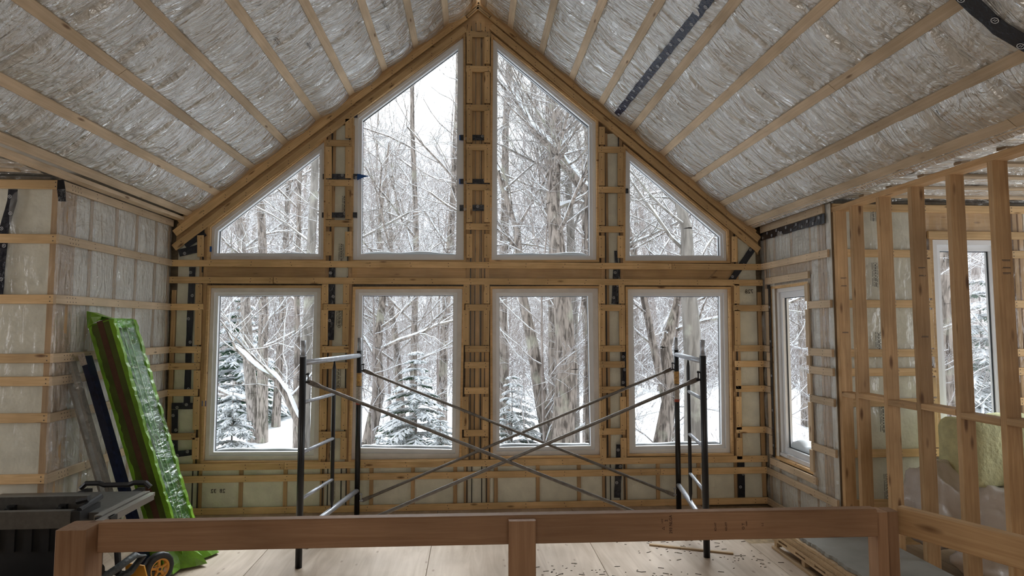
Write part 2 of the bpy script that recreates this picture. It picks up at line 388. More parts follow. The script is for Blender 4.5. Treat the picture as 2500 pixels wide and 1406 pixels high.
v = N(n, 'ShaderNodeTexVoronoi', i_Scale=1.0); n.links.new(mk_.outputs[0], v.inputs['Vector'])
rk = ramp(n, v.outputs['Distance'], [(0.0, (0.8, 0.8, 0.8)), (0.07, (0.4, 0.4, 0.4)), (0.13, (0, 0, 0))])
mx = N(n, 'ShaderNodeMix', data_type='RGBA'); n.links.new(rk.outputs[0], mx.inputs[0]); n.links.new(mu.outputs[2], mx.inputs[6]); mx.inputs[7].default_value = (0.20, 0.12, 0.07, 1)
n.links.new(mx.outputs[2], p.inputs['Base Color'])
M_PLY = m
for i, x0 in enumerate(np.arange(-6.4, 6.4, 1.22)):
    for j in range(5):
        y0 = -3.6 + j * 2.44 + (1.22 if i % 2 else 0)
        x1, y1 = x0 + 1.217, min(y0 + 2.437, 5.9)
        if x1 > 2.95 or x0 < -2.9: y1 = min(y1, 4.6 if x0 > 0 else 4.25)
        if y1 - y0 < 0.1: continue
        board('plywood_sheet', ((x0 + x1) / 2, y0, -0.019), ((x0 + x1) / 2, y1, -0.019), x1 - x0, 0.019, (0, 0, 1), M_PLY, floor, 0.0015)
mk('subfloor_deck', *boxv(-6.5, 6.6, -3.7, 4.55, -0.35, -0.02), M_OSB, floor)
mk('joist_deck', *boxv(-2.9, 2.95, 4.5, 5.8, -0.35, -0.0205), M_OSB, floor)

# ---- roof slopes
ceiling = empty('ceiling', kind='structure')
Y0C = -3.0
def slope_frame(side):
    s = SL if side < 0 else SR
    U = Vector((side, 0, -s)).normalized(); nrm = Vector((-side * s, 0, -1)).normalized()  # nrm points into the room
    return U, nrm
strapx = {-1: [0.005, -.252, -.539, -.83, -1.131, -1.433, -1.728, -2.02, -2.327, -2.565],
          1: [0.092, .352, .651, .945, 1.231, 1.531, 1.822, 2.124, 2.403, 2.635]}
LIFT = 0.022
CEILNOTE = []
raft = [5.42 - 0.405 * k for k in range(21)]
for side in (-1, 1):
    U, nrm = slope_frame(side); s = SL if side < 0 else SR
    xe = XL if side < 0 else XR
    xl = 2.60 if side > 0 else 2.53
    Lu = abs((xl) * math.sqrt(1 + s * s)) + (0.07 if side > 0 else 0.07)
    O = Vector((PX, 0, PZ)) - nrm * LIFT
    # furring
    us = []
    for x in strapx[side]:
        c = Vector((x, 0, roofz(x))) - nrm * (LIFT - 0.003)
        us.append((c - O).dot(U))
        a = c.copy(); a.y = Y0C + 0.2; b = c.copy(); b.y = 5.585
        if x in (.352, .945, -1.433, 2.124, -2.02, 2.635): # butt joint part way
            ym = 3.2 + 0.5 * math.sin(x * 9); q = c.copy(); q.y = ym
            q2 = q + Vector((0, 0.004, 0))
            board('furring_strip', a, q, 0.066, 0.019, nrm, M_CSTRAP, ceiling)
            board('furring_strip', q2, b, 0.064, 0.019, nrm, M_CSTRAP, ceiling)
        else:
            board('furring_strip', a, b, 0.064, 0.019, nrm, M_CSTRAP, ceiling)
        CEILNOTE.append((c + nrm * 0.0195, U))
    us = np.array(sorted(us))
    # rafters and batts above the film
    for k, y in enumerate(raft):
        a = O - nrm * 0.004 + U * 0.03; b = O - nrm * 0.004 + U * Lu
        a.y = b.y = y
        board('rafter', a, b, 0.040, 0.15, -nrm, M_STUD, ceiling)
        y2 = raft[k + 1] if k + 1 < len(raft) else y - 0.4
        O2 = O - nrm * 0.005; O2.y = y2 + 0.022
        rs = k * 7 + side
        nu, nv = 14, 5
        uu = np.linspace(0.05, Lu - 0.05, nu); vv = np.linspace(0, y - y2 - 0.044, nv); V = []
        for a_ in uu:
            for b_ in vv:
                e = -0.004 - 0.004 * vnoise(np.array(a_ * 3.1), np.array(b_ * 5 + rs), 4)
                q = O2 + U * a_ + Vector((0, b_, 0)) + nrm * float(e); V.append(q)
        Fc = [(i * nv + j, (i + 1) * nv + j, (i + 1) * nv + j + 1, i * nv + j + 1) for i in range(nu - 1) for j in range(nv - 1)]
        mk('insulation_batt', V, Fc, M_BATTC, ceiling, True)
    # film
    rf = np.array(raft)
    def disp(u, v, us=us, side=side):
        y = v + Y0C
        i = np.clip(np.searchsorted(us, u) - 1, 0, len(us) - 2)
        s_ = np.clip((u - us[i]) / (us[i + 1] - us[i]), 0, 1); b = np.sin(np.pi * s_) ** 0.7
        q = (5.42 - y) / 0.405; r_ = np.abs(q - np.round(q)) * 2
        val = 1 - np.exp(-(r_ / 0.12) ** 2)
        wob = vnoise(u * 2.2, y * 2.2, 5 + side)
        kk = np.round(q); slack = vnoise(kk * 3.7 + i * 5.3, i * 2.1 + kk * 1.9, 71 + side)   # each bay hangs differently
        e = b * (0.010 + (0.028 + 0.014 * slack) * val * (0.8 + 0.5 * wob))
        du_ = np.minimum(s_, 1 - s_) * 0.386
        edge = np.exp(-du_ / (0.05 + 0.04 * vnoise(u * 3, y * 6, 31)))
        fine = vnoise(u * 3.5 + 1.2 * vnoise(u * 5, y * 6, 3), y * 46 + 2.0 * vnoise(u * 6, y * 5, 14), 8 + side)
        calm = 0.15 + 0.85 * np.clip(0.5 + 1.2 * vnoise(u * 1.4 + 9, y * 1.6, 33), 0, 1)
        e += fine * np.sin(np.pi * s_) ** 0.3 * (0.0055 * edge + 0.0022 * calm)
        e += 0.0065 * b * calm * vnoise(u * 6 + y * 5, y * 13 - u * 5, 12)
        e -= (0.014 + 0.006 * wob) * b * np.exp(-((r_ - 0.10 - 0.10 * wob) / 0.05) ** 2)
        return e + 0.002
    o_ = O.copy(); o_.y = Y0C
    sheet('vapour_barrier_film', o_, U, (0, 1, 0), Lu, 3.4, 0.06, 0.05, nrm, disp, M_FILMC, ceiling)
    o_.y = 0.4
    sheet('vapour_barrier_film', o_, U, (0, 1, 0), Lu, 5.2, 0.030, 0.0072, nrm, lambda u, v, f=disp: f(u, v + 3.4), M_FILMC, ceiling)
    # roof deck
    A = O - nrm * 0.17; B = A + U * (Lu - 0.02)
    for a_ in (A, B): a_.y = 0
    prism('roof_deck', [(A.x, Y0C, A.z), (B.x, Y0C, B.z), (B.x, 6.6, B.z), (A.x, 6.6, A.z)], -nrm * 1, 0.06, M_ROOF, ceiling)
    # flat run from the last furring to the wall
    xw = XL if side < 0 else XR
    zc = ZC - 0.004
    x0_, x1_ = (2.60 if side > 0 else -2.53), (6.4 * side)
    yend = 4.55 if side > 0 else 4.16
    # wing ceiling film, batt backing
    def dflat(u, v, side=side):
        return 0.010 * vnoise(u * 4, v * 3, 21 + side) + 0.005 * vnoise(u * 3, v * 30, 22) + 0.01 * np.abs(np.sin(np.pi * v / 0.31))
    w0 = (xw + 0.05 * side)
    sheet('vapour_barrier_film', (w0, Y0C, ZC + 0.02), (side, 0, 0), (0, 1, 0), 3.4, yend - Y0C, 0.04, 0.0125, (0, 0, -1), dflat, M_FILMC, ceiling)
    mk('insulation_batt', *boxv(min(w0, w0 + side * 3.4), max(w0, w0 + side * 3.4), Y0C, yend + 0.1, ZC + 0.03, ZC + 0.16), M_BATTC, ceiling)
    for k in range(22):
        yy = (4.36 if side > 0 else 3.98) - 0.305 * k
        if yy < Y0C + 0.1: break
        board('furring_strip', (w0 + side * 0.12, yy, ZC + 0.019), (w0 + side * 3.3, yy, ZC + 0.019), 0.06, 0.019, (0, 0, -1), M_CSTRAP, ceiling)
    # flat film strip at the top of the side walls
    mk('insulation_batt', *boxv(min(x0_ + side * .03, xw + side * .12), max(x0_ + side * .03, xw + side * .12), Y0C, 5.62, ZC + 0.035, ZC + 0.14), M_BATTC, ceiling)
    xm = (2.60 if side > 0 else -2.53) + side * 0.125
    board('furring_strip', (xm, Y0C + 0.2, ZC + 0.005), (xm, 5.59, ZC + 0.005), 0.075, 0.03, (0, 0, -1), M_CSTRAP, ceiling)

# black seam tape on the right slope, and a loose wide one further forward
U, nrm = slope_frame(1)
def on_slope(x, y, lift=0.0):
    """pixel -> point on the right roof slope (furring face), used once to measure"""
    d = ray(x, y); s = SR
    # plane: z = PZ - s (X-PX)
    t = (PZ + s * PX - EYE) / (d[2] + s * d[0]); return Vector((d[0] * t, d[1] * t, EYE + d[2] * t)) + nrm * lift
def strip_mesh(name, pts, w, nrm_, mat, parent, wob=0.0, seed=0, th=0.0012):
    """a length of tape along pts"""
    rs = random.Random(seed); P = [Vector(p) for p in pts]; V = []; k = len(P)
    for i, p in enumerate(P):
        d = (P[min(i + 1, k - 1)] - P[max(i - 1, 0)]).normalized(); s_ = Vector(nrm_).normalized().cross(d)
        ww = w / 2 * (1 + rs.uniform(-wob, wob))
        lift = Vector(nrm_).normalized() * (th + rs.uniform(0, wob * 0.03))
        V += [p - s_ * ww + lift, p + s_ * ww + lift, p - s_ * ww, p + s_ * ww]
    Fc = []
    for i in range(k - 1):
        a = i * 4; b = a + 4
        Fc += [(a, a + 1, b + 1, b), (a, b, b + 2, a + 2), (a + 1, a + 3, b + 3, b + 1)]
    Fc += [(0, 2, 3, 1), ((k - 1) * 4, (k - 1) * 4 + 1, (k - 1) * 4 + 3, (k - 1) * 4 + 2)]
    return mk(name, V, Fc, mat, parent)
def logo(mb, c, X, Y, r):
    """ring with two short upright strokes"""
    c, X, Y = Vector(c), Vector(X), Vector(Y); k = len(mb.v); n = 12
    for i in range(n):
        a = 2 * math.pi * i / n; d = X * math.cos(a) + Y * math.sin(a)
        mb.v.append(tuple(c + d * r)); mb.v.append(tuple(c + d * r * 0.78))
    for i in range(n):
        a, b = k + 2 * i, k + 2 * ((i + 1) % n); mb.f.append((a, b, b + 1, a + 1))
    for q in (-0.22, 0.22):
        k = len(mb.v)
        for x, y in ((-0.09, -0.42), (0.09, -0.42), (0.09, 0.42), (-0.09, 0.42)): mb.v.append(tuple(c + X * r * (q + x) + Y * r * (y + q * 0.5)))
        mb.f.append((k, k + 1, k + 2, k + 3))
def tape(pts, w, nrm_, parent, logos=True, mat=None, seed=1, r=0.013, step=0.13, wob=0.06):
    # resample
    P = [Vector(p) for p in pts]; Q = []
    for a, b in zip(P[:-1], P[1:]):
        k = max(1, int((b - a).length / 0.06)); Q += [a.lerp(b, i / k) for i in range(k)]
    Q.append(P[-1])
    o = strip_mesh('sheathing_tape', Q, w, nrm_, mat or M_TAPE, parent, wob, seed)
    if logos:
        mb = MB(); L = sum((b - a).length for a, b in zip(P[:-1], P[1:])); d = 0.05; i = 0; nn = Vector(nrm_).normalized()
        while d < L:
            q = d; 
            for a, b in zip(P[:-1], P[1:]):
                l = (b - a).length
                if q <= l:
                    D = (b - a) / l; S = nn.cross(D); c = a + D * q + S * (w * 0.22 * (1 if i % 2 else -1)) + nn * 0.006
                    up = Vector((0, 0, 1)); 
                    logo(mb, c, D, S, r); break
                q -= l
            d += step; i += 1
        pr = mb.build('tape_print', M_INK, o)
    return o
A = on_slope(1509, 276, 0.022); B = on_slope(1730, 0, 0.022)
dirn = (A - B).normalized(); A2 = A; B2 = A - Vector((0, 7.0, 0))
tape([Vector((A.x, A.y, A.z)) + nrm * 0.0, Vector((B.x, B.y, B.z)), Vector((B.x, B.y - 1.5, B.z))], 0.062, nrm, ceiling, mat=M_TAPEB, seed=4, wob=0.12, step=0.11)
tape([on_slope(2345, -40, 0.03), on_slope(2400, 12, 0.03), on_slope(2452, 58, 0.03), on_slope(2540, 110, 0.03)], 0.075, nrm, ceiling, seed=5, step=0.16, r=0.016)

# ---- gable wall
wall_back = empty('wall_back', kind='structure')
WIN = { # outer frame and glass corners (TL, TR, BR, BL) as measured on the wall
 1: ([(515, 703), (785, 703), (779, 1123), (499, 1124)], [(536, 723), (769, 721), (758, 1101), (524, 1102)]),
 2: ([(868, 706), (1129, 705), (1121, 1119), (858, 1122)], [(886, 722), (1107, 721), (1104, 1096), (881, 1092)]),
 3: ([(1202, 705), (1460, 704), (1464, 1110), (1203, 1113)], [(1219, 723.5), (1434, 723), (1441, 1087), (1219, 1091)]),
 4: ([(1531, 705.5), (1776, 706), (1783, 1105), (1535, 1107)], [(1544, 723.5), (1755, 723.5), (1759.5, 1083.6), (1550, 1088)]),
 5: ([(517, 555), (793, 345), (791, 634), (514, 634)], [(535.6, 565), (782, 376), (779, 621), (533, 619)]),
 6: ([(865, 287), (1131, 92), (1132, 635), (862, 635)], [(885.7, 295), (1118.6, 122), (1114, 623), (883, 621)]),
 7: ([(1204, 95), (1454, 298), (1456, 635), (1200, 635)], [(1214, 122), (1437, 308), (1438, 625), (1213, 623)]),
 8: ([(1526, 365), (1772, 566), (1774, 637), (1525, 637)], [(1536, 393), (1755.5, 578), (1756.6, 625), (1536, 625)]),
}
holes = {}
for k, (o_, g_) in WIN.items():
    holes[k] = [onY(x, y, 5.64) for x, y in o_]
def grow(poly, d):
    c = sum(poly, Vector()) / len(poly); r = []
    k = len(poly)
    for i in range(k):
        a, b, c_ = poly[i - 1], poly[i], poly[(i + 1) % k]
        e1 = (b - a).normalized(); e2 = (c_ - b).normalized()
        n1 = Vector((e1.z, 0, -e1.x)); n2 = Vector((e2.z, 0, -e2.x))
        if n1.dot(b - c) < 0: n1 = -n1; 
        if n2.dot(b - c) < 0: n2 = -n2
        q = (n1 + n2); q = q / max(0.35, q.length_squared / 2) ; r.append(b + q * d)
    return r
def quadring(name, O, I, y0, y1, mat, parent):
    """ring between outline O and opening I, from depth y0 (room side) to y1"""
    k = len(O); V = []
    for P_, y in ((O, y0), (I, y0), (I, y1), (O, y1)):
        V += [(p.x, y, p.z) for p in P_]
    Fc = []
    for s in range(4):
        for i in range(k):
            a, b = s * k + i, s * k + (i + 1) % k; c, d = ((s + 1) % 4) * k + (i + 1) % k, ((s + 1) % 4) * k + i
            Fc.append((a, b, c, d))
    return mk(name, V, Fc, mat, parent)
# outside sheathing with openings
yo = 5.80
outl = [Vector((XL - .15, 0, -0.4)), Vector((XR + .15, 0, -0.4)), Vector((XR + .15, 0, roofz(XR) + .3)), Vector((PX, 0, PZ + .25)), Vector((XL - .15, 0, roofz(XL) + .3))]
polys = [[Vector((p.x, p.z, 0)) for p in outl]] + [[Vector((p.x, p.z, 0)) for p in holes[k]] for k in holes]
tri = tessellate_polygon(polys); flat = [q for P_ in polys for q in P_]
mk('sheathing', [(q.x, yo, q.y) for q in flat], [tuple(t_) for t_ in tri], M_OSB, wall_back)
# windows
def snow_sill(name, a, b, y0, y1, h, parent, seed=0, axis='x'):
    n_ = 24; V = []; ts = np.linspace(0, 1, n_); rs = np.random.RandomState(seed); ph = rs.rand(4) * 6
    for t_ in ts:
        p = a.lerp(b, t_); hh = h * (0.7 + 0.3 * math.sin(t_ * 9 + ph[0]) * math.sin(t_ * 4 + ph[1])) * min(1, (1 - abs(2 * t_ - 1)) * 14 + .3)
        for yy, zz in ((y0, 0), (y0 + .004, hh * .8), ((y0 + y1) / 2, hh), (y1, hh * .5), (y1, 0)):
            V.append((p.x, yy, p.z + zz) if axis == 'x' else (yy, p.y, p.z + zz))
    Fc = [(i * 5 + j, i * 5 + j + 1, i * 5 + 5 + j + 1, i * 5 + 5 + j) for i in range(n_ - 1) for j in range(4)]
    return mk(name, V, Fc, M_SNOW, parent, True)
for k, (o_, g_) in WIN.items():
    w = empty('window_%d' % k, kind='structure')
    Oo = holes[k]; Gl = [onY(x, y, 5.69) for x, y in g_]
    Mid = [a.lerp(b, 0.55) for a, b in zip(Oo, Gl)]
    quadring('rough_opening_jamb', grow(Oo, 0.022), grow(Oo, 0.001), 5.612, 5.80, M_HEAD, w)
    quadring('window_frame', Oo, Mid, 5.645, 5.79, M_PVCFILM if k in (1, 2, 3, 5) else M_PVC, w)
    quadring('sash', Mid, Gl, 5.662, 5.72, M_PVC, w)
    quadring('gasket', [a.lerp(b, -0.0) for a, b in zip(Gl, Gl)], [g + (sum(Gl, Vector()) / 4 - g).normalized() * 0.006 for g in Gl], 5.702, 5.712, M_GASK, w)
    mk('pane', [(p.x, 5.706, p.z) for p in Gl], [(3, 2, 1, 0)], M_GLASS, w)
    snow_sill('sill_snow', Gl[3] + Vector((0, 0, 0.0)), Gl[2], 5.715, 5.79, 0.022 if k not in (6, 7) else 0.045, w, k)
# film over the gable
def wall_film_mask(C):
    mask_ = np.zeros(len(C), bool)
    for k in holes:
        mask_ |= inpoly(C[:, 0], C[:, 2], [(p.x, p.z) for p in grow(holes[k], 0.008)])
    rz = np.where(C[:, 0] < PX, PZ - SL * np.abs(C[:, 0] - PX), PZ - SR * np.abs(C[:, 0] - PX))
    return mask_ | (C[:, 2] > rz + 0.03)
def dgable(u, v):
    return -0.002 + 0.004 * vnoise(u * 8, v * 3, 41) + 0.002 * vnoise(u * 40, v * 4, 42)
sheet('vapour_barrier_film', (XL, YF, 0), (1, 0, 0), (0, 0, 1), XR - XL, 4.80, 0.02, 0.02, (0, -1, 0), dgable, M_FILMB, wall_back, wall_film_mask)

NB = Vector((0, -1, 0))
NAILS = {}
def nail(c, nrm_):
    c = Vector(c); key = ('wall_left' if nrm_[0] > .5 else 'wall_right' if nrm_[0] < -.5 else 'wall_back' if c.y > 5 else 'wall_left_wing' if c.x < 0 else 'wall_right_wing'); nails = NAILS.setdefault(key, MB())
    c = Vector(c); nn = Vector(nrm_).normalized(); a = nn.orthogonal().normalized(); b = nn.cross(a); k = len(nails.v)
    for i in range(6): nails.v.append(tuple(c + (a * math.cos(i * 1.047) + b * math.sin(i * 1.047)) * 0.0042 + nn * 0.0008))
    nails.f.append(tuple(k + i for i in range(6)))
def wb(x0, y0, x1, y1, w=STRAP_W, parent=None, t=0.019, mat=None, name='furring_strip'):
    a = onY(x0, y0, YB + 0.019); b = onY(x1, y1, YB + 0.019)
    return board(name, a, b, w, t, NB, mat or M_STRAP, parent or wall_back)
def wstrap(X0, X1, z, w=STRAP_W, nl=True):
    board('furring_strip', (X0, YB + 0.019, z), (X1, YB + 0.019, z), w, 0.019, NB, M_STRAP, wall_back)
    if nl:
        for x in [X0 + .03] + list(np.arange(X0 + .36, X1 - .1, .36)) + [X1 - .03]:
            nail((x + random.uniform(-.01, .01), YB, z + .014), NB); nail((x + random.uniform(-.01, .01), YB, z - .014), NB)
def bx(x, y): return onY(x, y, YB + 0.01).x
# the two long bands, the sill band, the lower band and the base strip
wstrap(XL, bx(1639, 650), 2.243); wstrap(bx(1640, 650), XR - .02, 2.243)
wstrap(XL, bx(667, 690), 2.090); wstrap(bx(668.5, 690), XR - .01, 2.090)
wstrap(XL, bx(694, 1140), 0.418, 0.06); wstrap(bx(695, 1140), XR - .01, 0.418, 0.06)
wstrap(XL, bx(1611, 1150), 0.312); wstrap(bx(1612, 1150), XR - .01, 0.312)
wstrap(XL, XR - .01, 0.030, 0.058)
# header boards above the lower windows, seen through the film
zh = (2.243 + 2.090) / 2
for a_, b_ in ((497, 797), (849, 1139), (1191, 1470), (1516, 1797)):
    board('header_board', (bx(a_, 665), YS + .002, zh), (bx(b_, 665), YS + .002, zh), 0.20, 0.1, -NB, M_HEAD, wall_back)
# short cross pieces on the posts, and the pieces that turn into the side walls
XC = [(bx(1136, 800), bx(1196, 800)), (bx(789, 800), bx(853, 800)), (bx(1463, 800), bx(1526, 800))]
for q, z in enumerate(ZS[2:7]):
    wstrap(XL, bx(495 - q * 2.2, 800), z)
    for a_, b_ in XC: wstrap(a_ - .002 * q, b_ - .004 * q, z)
    wstrap(bx(1791, 800), XR - .01, z)
for (a_, b_, ys) in ((1138, 1198, (83, 168, 263, 359, 457, 553)), (795, 860, (349, 446, 545)), (1461, 1523, (365, 463, 559.5))):
    for y in ys: c = onY(a_, y, YB + .01); wstrap(c.x, onY(b_, y, YB + .01).x, c.z)
# upright nailers beside the windows: (x at top, x at bottom, y top, y bottom)
VN = []
for x, dx in ((487, -9), (795, -6), (846, -7), (1139, -4), (1188, -4), (1469, 3), (1517, 5), (1797, 7)):
    for (t_, b_) in ((694, 741), (757, 842), (862 if x in (487,) else 0, 884), (904, 949), (968, 1048), (1068, 1120)):
        if t_ == 0 or (t_ == 904 and x != 487 and x != 1797): continue
        f0, f1 = (t_ - 700) / 420 * dx, (b_ - 700) / 420 * dx
        VN.append((x + f0, x + f1, t_, b_))
for x, ys in ((1146, ((91, 157), (176, 253), (270, 349), (367, 447), (464, 543), (572, 630))), (1189, ((91, 157), (176, 253), (270, 349), (367, 447), (464, 543), (572, 630))),
              (803, ((359, 436), (455, 536), (566, 624))), (851, ((292, 338), (359, 436), (455, 536), (566, 626))),
              (1469, ((311, 354), (374, 454), (473, 550), (576, 630))), (1514, ((374, 454), (473, 550), (576, 630))), (1792, ((578, 640),)), (491, ((575, 627),))):
    for t_, b_ in ys: VN.append((x, x, t_, b_))
for x0, x1, t_, b_ in VN:
    wb(x0, t_, x1, b_, 0.056)
    for f in (.12, .5, .88):
        c = onY(x0 + (x1 - x0) * f + random.uniform(-2, 2), t_ + (b_ - t_) * f, YB - .0006); nail(c, NB)
# rake furring, mitred at the ridge
def rake(x0, y0, x1, y1, w=0.062, nm='furring_strip'):
    o = wb(x0, y0, x1, y1, w); 
    A_ = onY(x0, y0, YB); B_ = onY(x1, y1, YB)
    for i in range(14):
        c = A_.lerp(B_, (i + .3) / 14); nail(c + Vector((0, -.0005, .013)), NB); nail(c - Vector((0, .0005, .013)), NB)
rake(428, 570, 1137, 42); rake(1138.5, 41, 1165.5, 17)
rake(1199, 42, 1852, 585); rake(1167.5, 17, 1197.5, 41)
rake(426, 605, 1136, 72); rake(1199, 66, 1852, 611)
# rake end rafter seen as a brown line above the furring
for side in (-1, 1):
    U, nrm_ = slope_frame(side); O = Vector((PX, YB + 0.05, PZ)) - nrm_ * 0.0
    board('end_rafter', O - nrm_ * .03 + Vector((0, -.04, 0)), O - nrm_ * .03 + U * 3.48 + Vector((0, -.04, 0)), 0.03, 0.05, nrm_, M_STUD, wall_back)
# studs behind the film
def stud(px, y0, y1, w=0.036, z0=None, z1=None, mat=None):
    c = onY(px, y0, YS); z0 = onY(px, y1, YS).z if z0 is None else z0; z1 = c.z if z1 is None else z1
    board('stud', (c.x, YS, z0), (c.x, YS, z1), w, 0.13, -NB, mat or M_STUD, wall_back)
def studX(X, z0, z1, w=0.036, mat=None):
    board('stud', (X, YS, z0), (X, YS, z1), w, 0.13, -NB, mat or M_STUD, wall_back)
def batt(X0, X1, z0, z1, Y=YS + 0.004, mat=None):
    if X1 - X0 < .015: return
    nx, nz = 5, max(3, int((z1 - z0) / .12)); V = []; sd = random.random() * 50
    for i in range(nx):
        for j in range(nz):
            a, b = i / (nx - 1), j / (nz - 1); pf = math.sin(math.pi * a) ** .5 * .010
            e = 0.012 - pf + .005 * float(vnoise(np.array(a * 3 + sd), np.array(b * (z1 - z0) * 8), 9))
            V.append((X0 + (X1 - X0) * a, Y + e, z0 + (z1 - z0) * b))
    mk('insulation_batt', V, [(i * nz + j, (i + 1) * nz + j, (i + 1) * nz + j + 1, i * nz + j + 1) for i in range(nx - 1) for j in range(nz - 1)], mat or M_BATT, wall_back, True)
def darkgap(X, z0, z1, w=.009):
    mk('sealant_bead', *boxv(X - w / 2, X + w / 2, YF - .007, YF - .001, z0, z1), M_SEAL, wall_back)
# knee wall under the windows
kn = [bx(x, 1190) for x in (585, 694, 905, 1007, 1111, 1211, 1314, 1415, 1609, 1709)]
posts = {0: (XL, holes[1][0].x - .02), 1: (holes[1][1].x + .02, holes[2][0].x - .02), 2: (holes[2][1].x + .02, holes[3][0].x - .02), 3: (holes[3][1].x + .02, holes[4][0].x - .02), 4: (holes[4][1].x + .02, XR)}
edges = [XL]
ks = sorted(kn + [posts[i][0] + .02 for i in (1, 2, 3, 4)] + [posts[i][1] - .02 for i in (0, 1, 2, 3)])
prev = XL + 0.05
studX(XL + .03, 0.06, 2.0)
for X in ks:
    studX(X, 0.05, 0.40, .034); batt(prev, X - .018, 0.05, 0.42); prev = X + .018
batt(prev, XR - .05, 0.05, .42); studX(XR - .03, .06, 2.0)
for i in (0, 1, 2, 3):
    for d in (-.03, -.075):
        darkgap(posts[i][1] + d + .0, .06, .385)
for i in (1, 2, 3, 4):
    for d in (.03, .075): darkgap(posts[i][0] + d, .06, .385)
# posts between the windows, below and above the band
RZ = lambda X: roofz(X) - 0.09
for i, (a, b) in posts.items():
    ztop = min(RZ(a), RZ(b))
    if i == 2:
        m_ = (a + b) / 2; ztop = 4.62
        for j, X in enumerate(np.linspace(a + .03, b - .03, 5)):
            studX(X, 0.42, ztop - (.04 if j in (0, 4) else 0), .040, M_HEAD)
        for X in (a + .058, b - .052, m_ + .035): darkgap(X, .45, ztop - .1, .006)
        for X in (a + .095, b - .09): darkgap(X, .45, 2.05, .005)
        batt(a + .03, b - .03, .42, ztop, YS + .02)
    else:
        for z0, z1 in ((.42, 2.16), (2.16, ztop if i in (1, 3) else 2.62)):
            if i in (1, 3):
                studX(a + .03, z0, z1); studX(b - .03, z0, z1); studX(a + .072, z0, z1, .026); batt(a + .085, b - .05, z0, z1)
                darkgap(a + .053, z0 + .05, z1 - .03); darkgap(b - .052, z0 + .05, z1 - .03)
            elif i == 0:
                studX(b - .03, z0, z1); studX(b - .07, z0, z1, .03); batt(XL + .055, b - .085, z0, z1); darkgap(b - .052, z0, z1 - .05)
            else:
                studX(a + .03, z0, z1); studX(a + .075, z0, z1, .03); batt(a + .09, XR - .055, z0, z1); darkgap(a + .053, z0, z1 - .05)
# behind the rake, above the upper windows: packing and wool
for (xa, xb) in ((-2.70, -1.35), (-1.35, 0.05), (0.05, 1.4), (1.4, 2.78)):
    s_ = SL if xb <= .06 else SR
    za, zb = roofz(xa) , roofz(xb)
    mk('rake_plate', [(xa, YS + .004, za - .17), (xb, YS + .004, zb - .17), (xb, YS + .004, zb + .02), (xa, YS + .004, za + .02), (xa, YS + .15, za - .17), (xb, YS + .15, zb - .17), (xb, YS + .15, zb + .02), (xa, YS + .15, za + .02)],
       [(0, 1, 2, 3), (4, 7, 6, 5), (0, 4, 5, 1), (3, 2, 6, 7), (0, 3, 7, 4), (1, 5, 6, 2)], M_HEAD, wall_back)
# wool in the low corners beside the triangular windows
batt(XL + .05, holes[5][3].x - .03, 2.27, 2.62, YS + .01); batt(holes[8][2].x + .09, XR - .05, 2.27, 2.60, YS + .01)
# tapes on the gable
def wt(pts, w, **kw): return tape([onY(x, y, YF - .006) for x, y in pts], w, NB, wall_back, **kw)
wt([(470, 652), (463, 800), (456, 990)], .055, step=.21, seed=2)
wt([(419, 991), (472, 991)], .058, step=.08, seed=3)
wt([(427, 1000), (426, 1115)], .055, step=.13, seed=6)
wt([(419, 1110), (470, 1104)], .052, step=.09, seed=7)
wt([(437, 618), (486, 606)], .07, step=.3, seed=8, logos=True); wt([(452, 600), (500, 568)], .06, seed=9, logos=False)
wt([(811, 653), (810, 740), (807, 830)], .058, step=.22, seed=10)
wt([(788, 431), (880, 431)], .05, step=.13, seed=11); wt([(786, 525), (872, 525)], .05, step=.16, seed=12)
wt([(1124, 336), (1184, 336)], .055, step=.16, seed=13); wt([(1124, 443), (1199, 443)], .048, step=.18, seed=14); wt([(1122, 507.5), (1201, 507.5)], .056, step=.12, seed=15)
wt([(1458, 466), (1534, 466)], .050, step=.2, seed=16); wt([(1506, 653), (1501, 742)], .066, step=.12, seed=17)
wt([(1503, 612), (1505, 642)], .03, seed=18, logos=False)
wt([(1523, 858), (1523, 945)], .035, step=.12, seed=19); wt([(1513, 1085), (1507, 1215)], .062, step=.15, seed=20)
wt([(1841, 602), (1812, 645), (1782, 690)], .062, step=.16, seed=21)
wt([(1810, 1112), (1811, 1214)], .06, step=.12, seed=22)
wt([(497, 935), (501, 935)], .03, logos=False)
# blue tape flap by the tall window, and small blue ends
fl = [onY(872, 424, 5.595), onY(888, 427, 5.57), onY(902, 430, 5.55), onY(888, 433, 5.57), onY(872, 440, 5.595)]
mk('blue_tape_flap', fl + [p + Vector((0, .002, 0)) for p in fl], [(0, 1, 2, 3, 4), (9, 8, 7, 6, 5)] + [(i, (i + 1) % 5, 5 + (i + 1) % 5, 5 + i) for i in range(5)], M_BLUE, wall_back)
for x, y in ((1126, 336), (1126, 443), (512, 608), (498, 985), (868, 281)):
    wt([(x - 5, y), (x + 5, y)], .05, logos=False, mat=M_BLUE if y != 281 else M_TAPEB, wob=0.02)
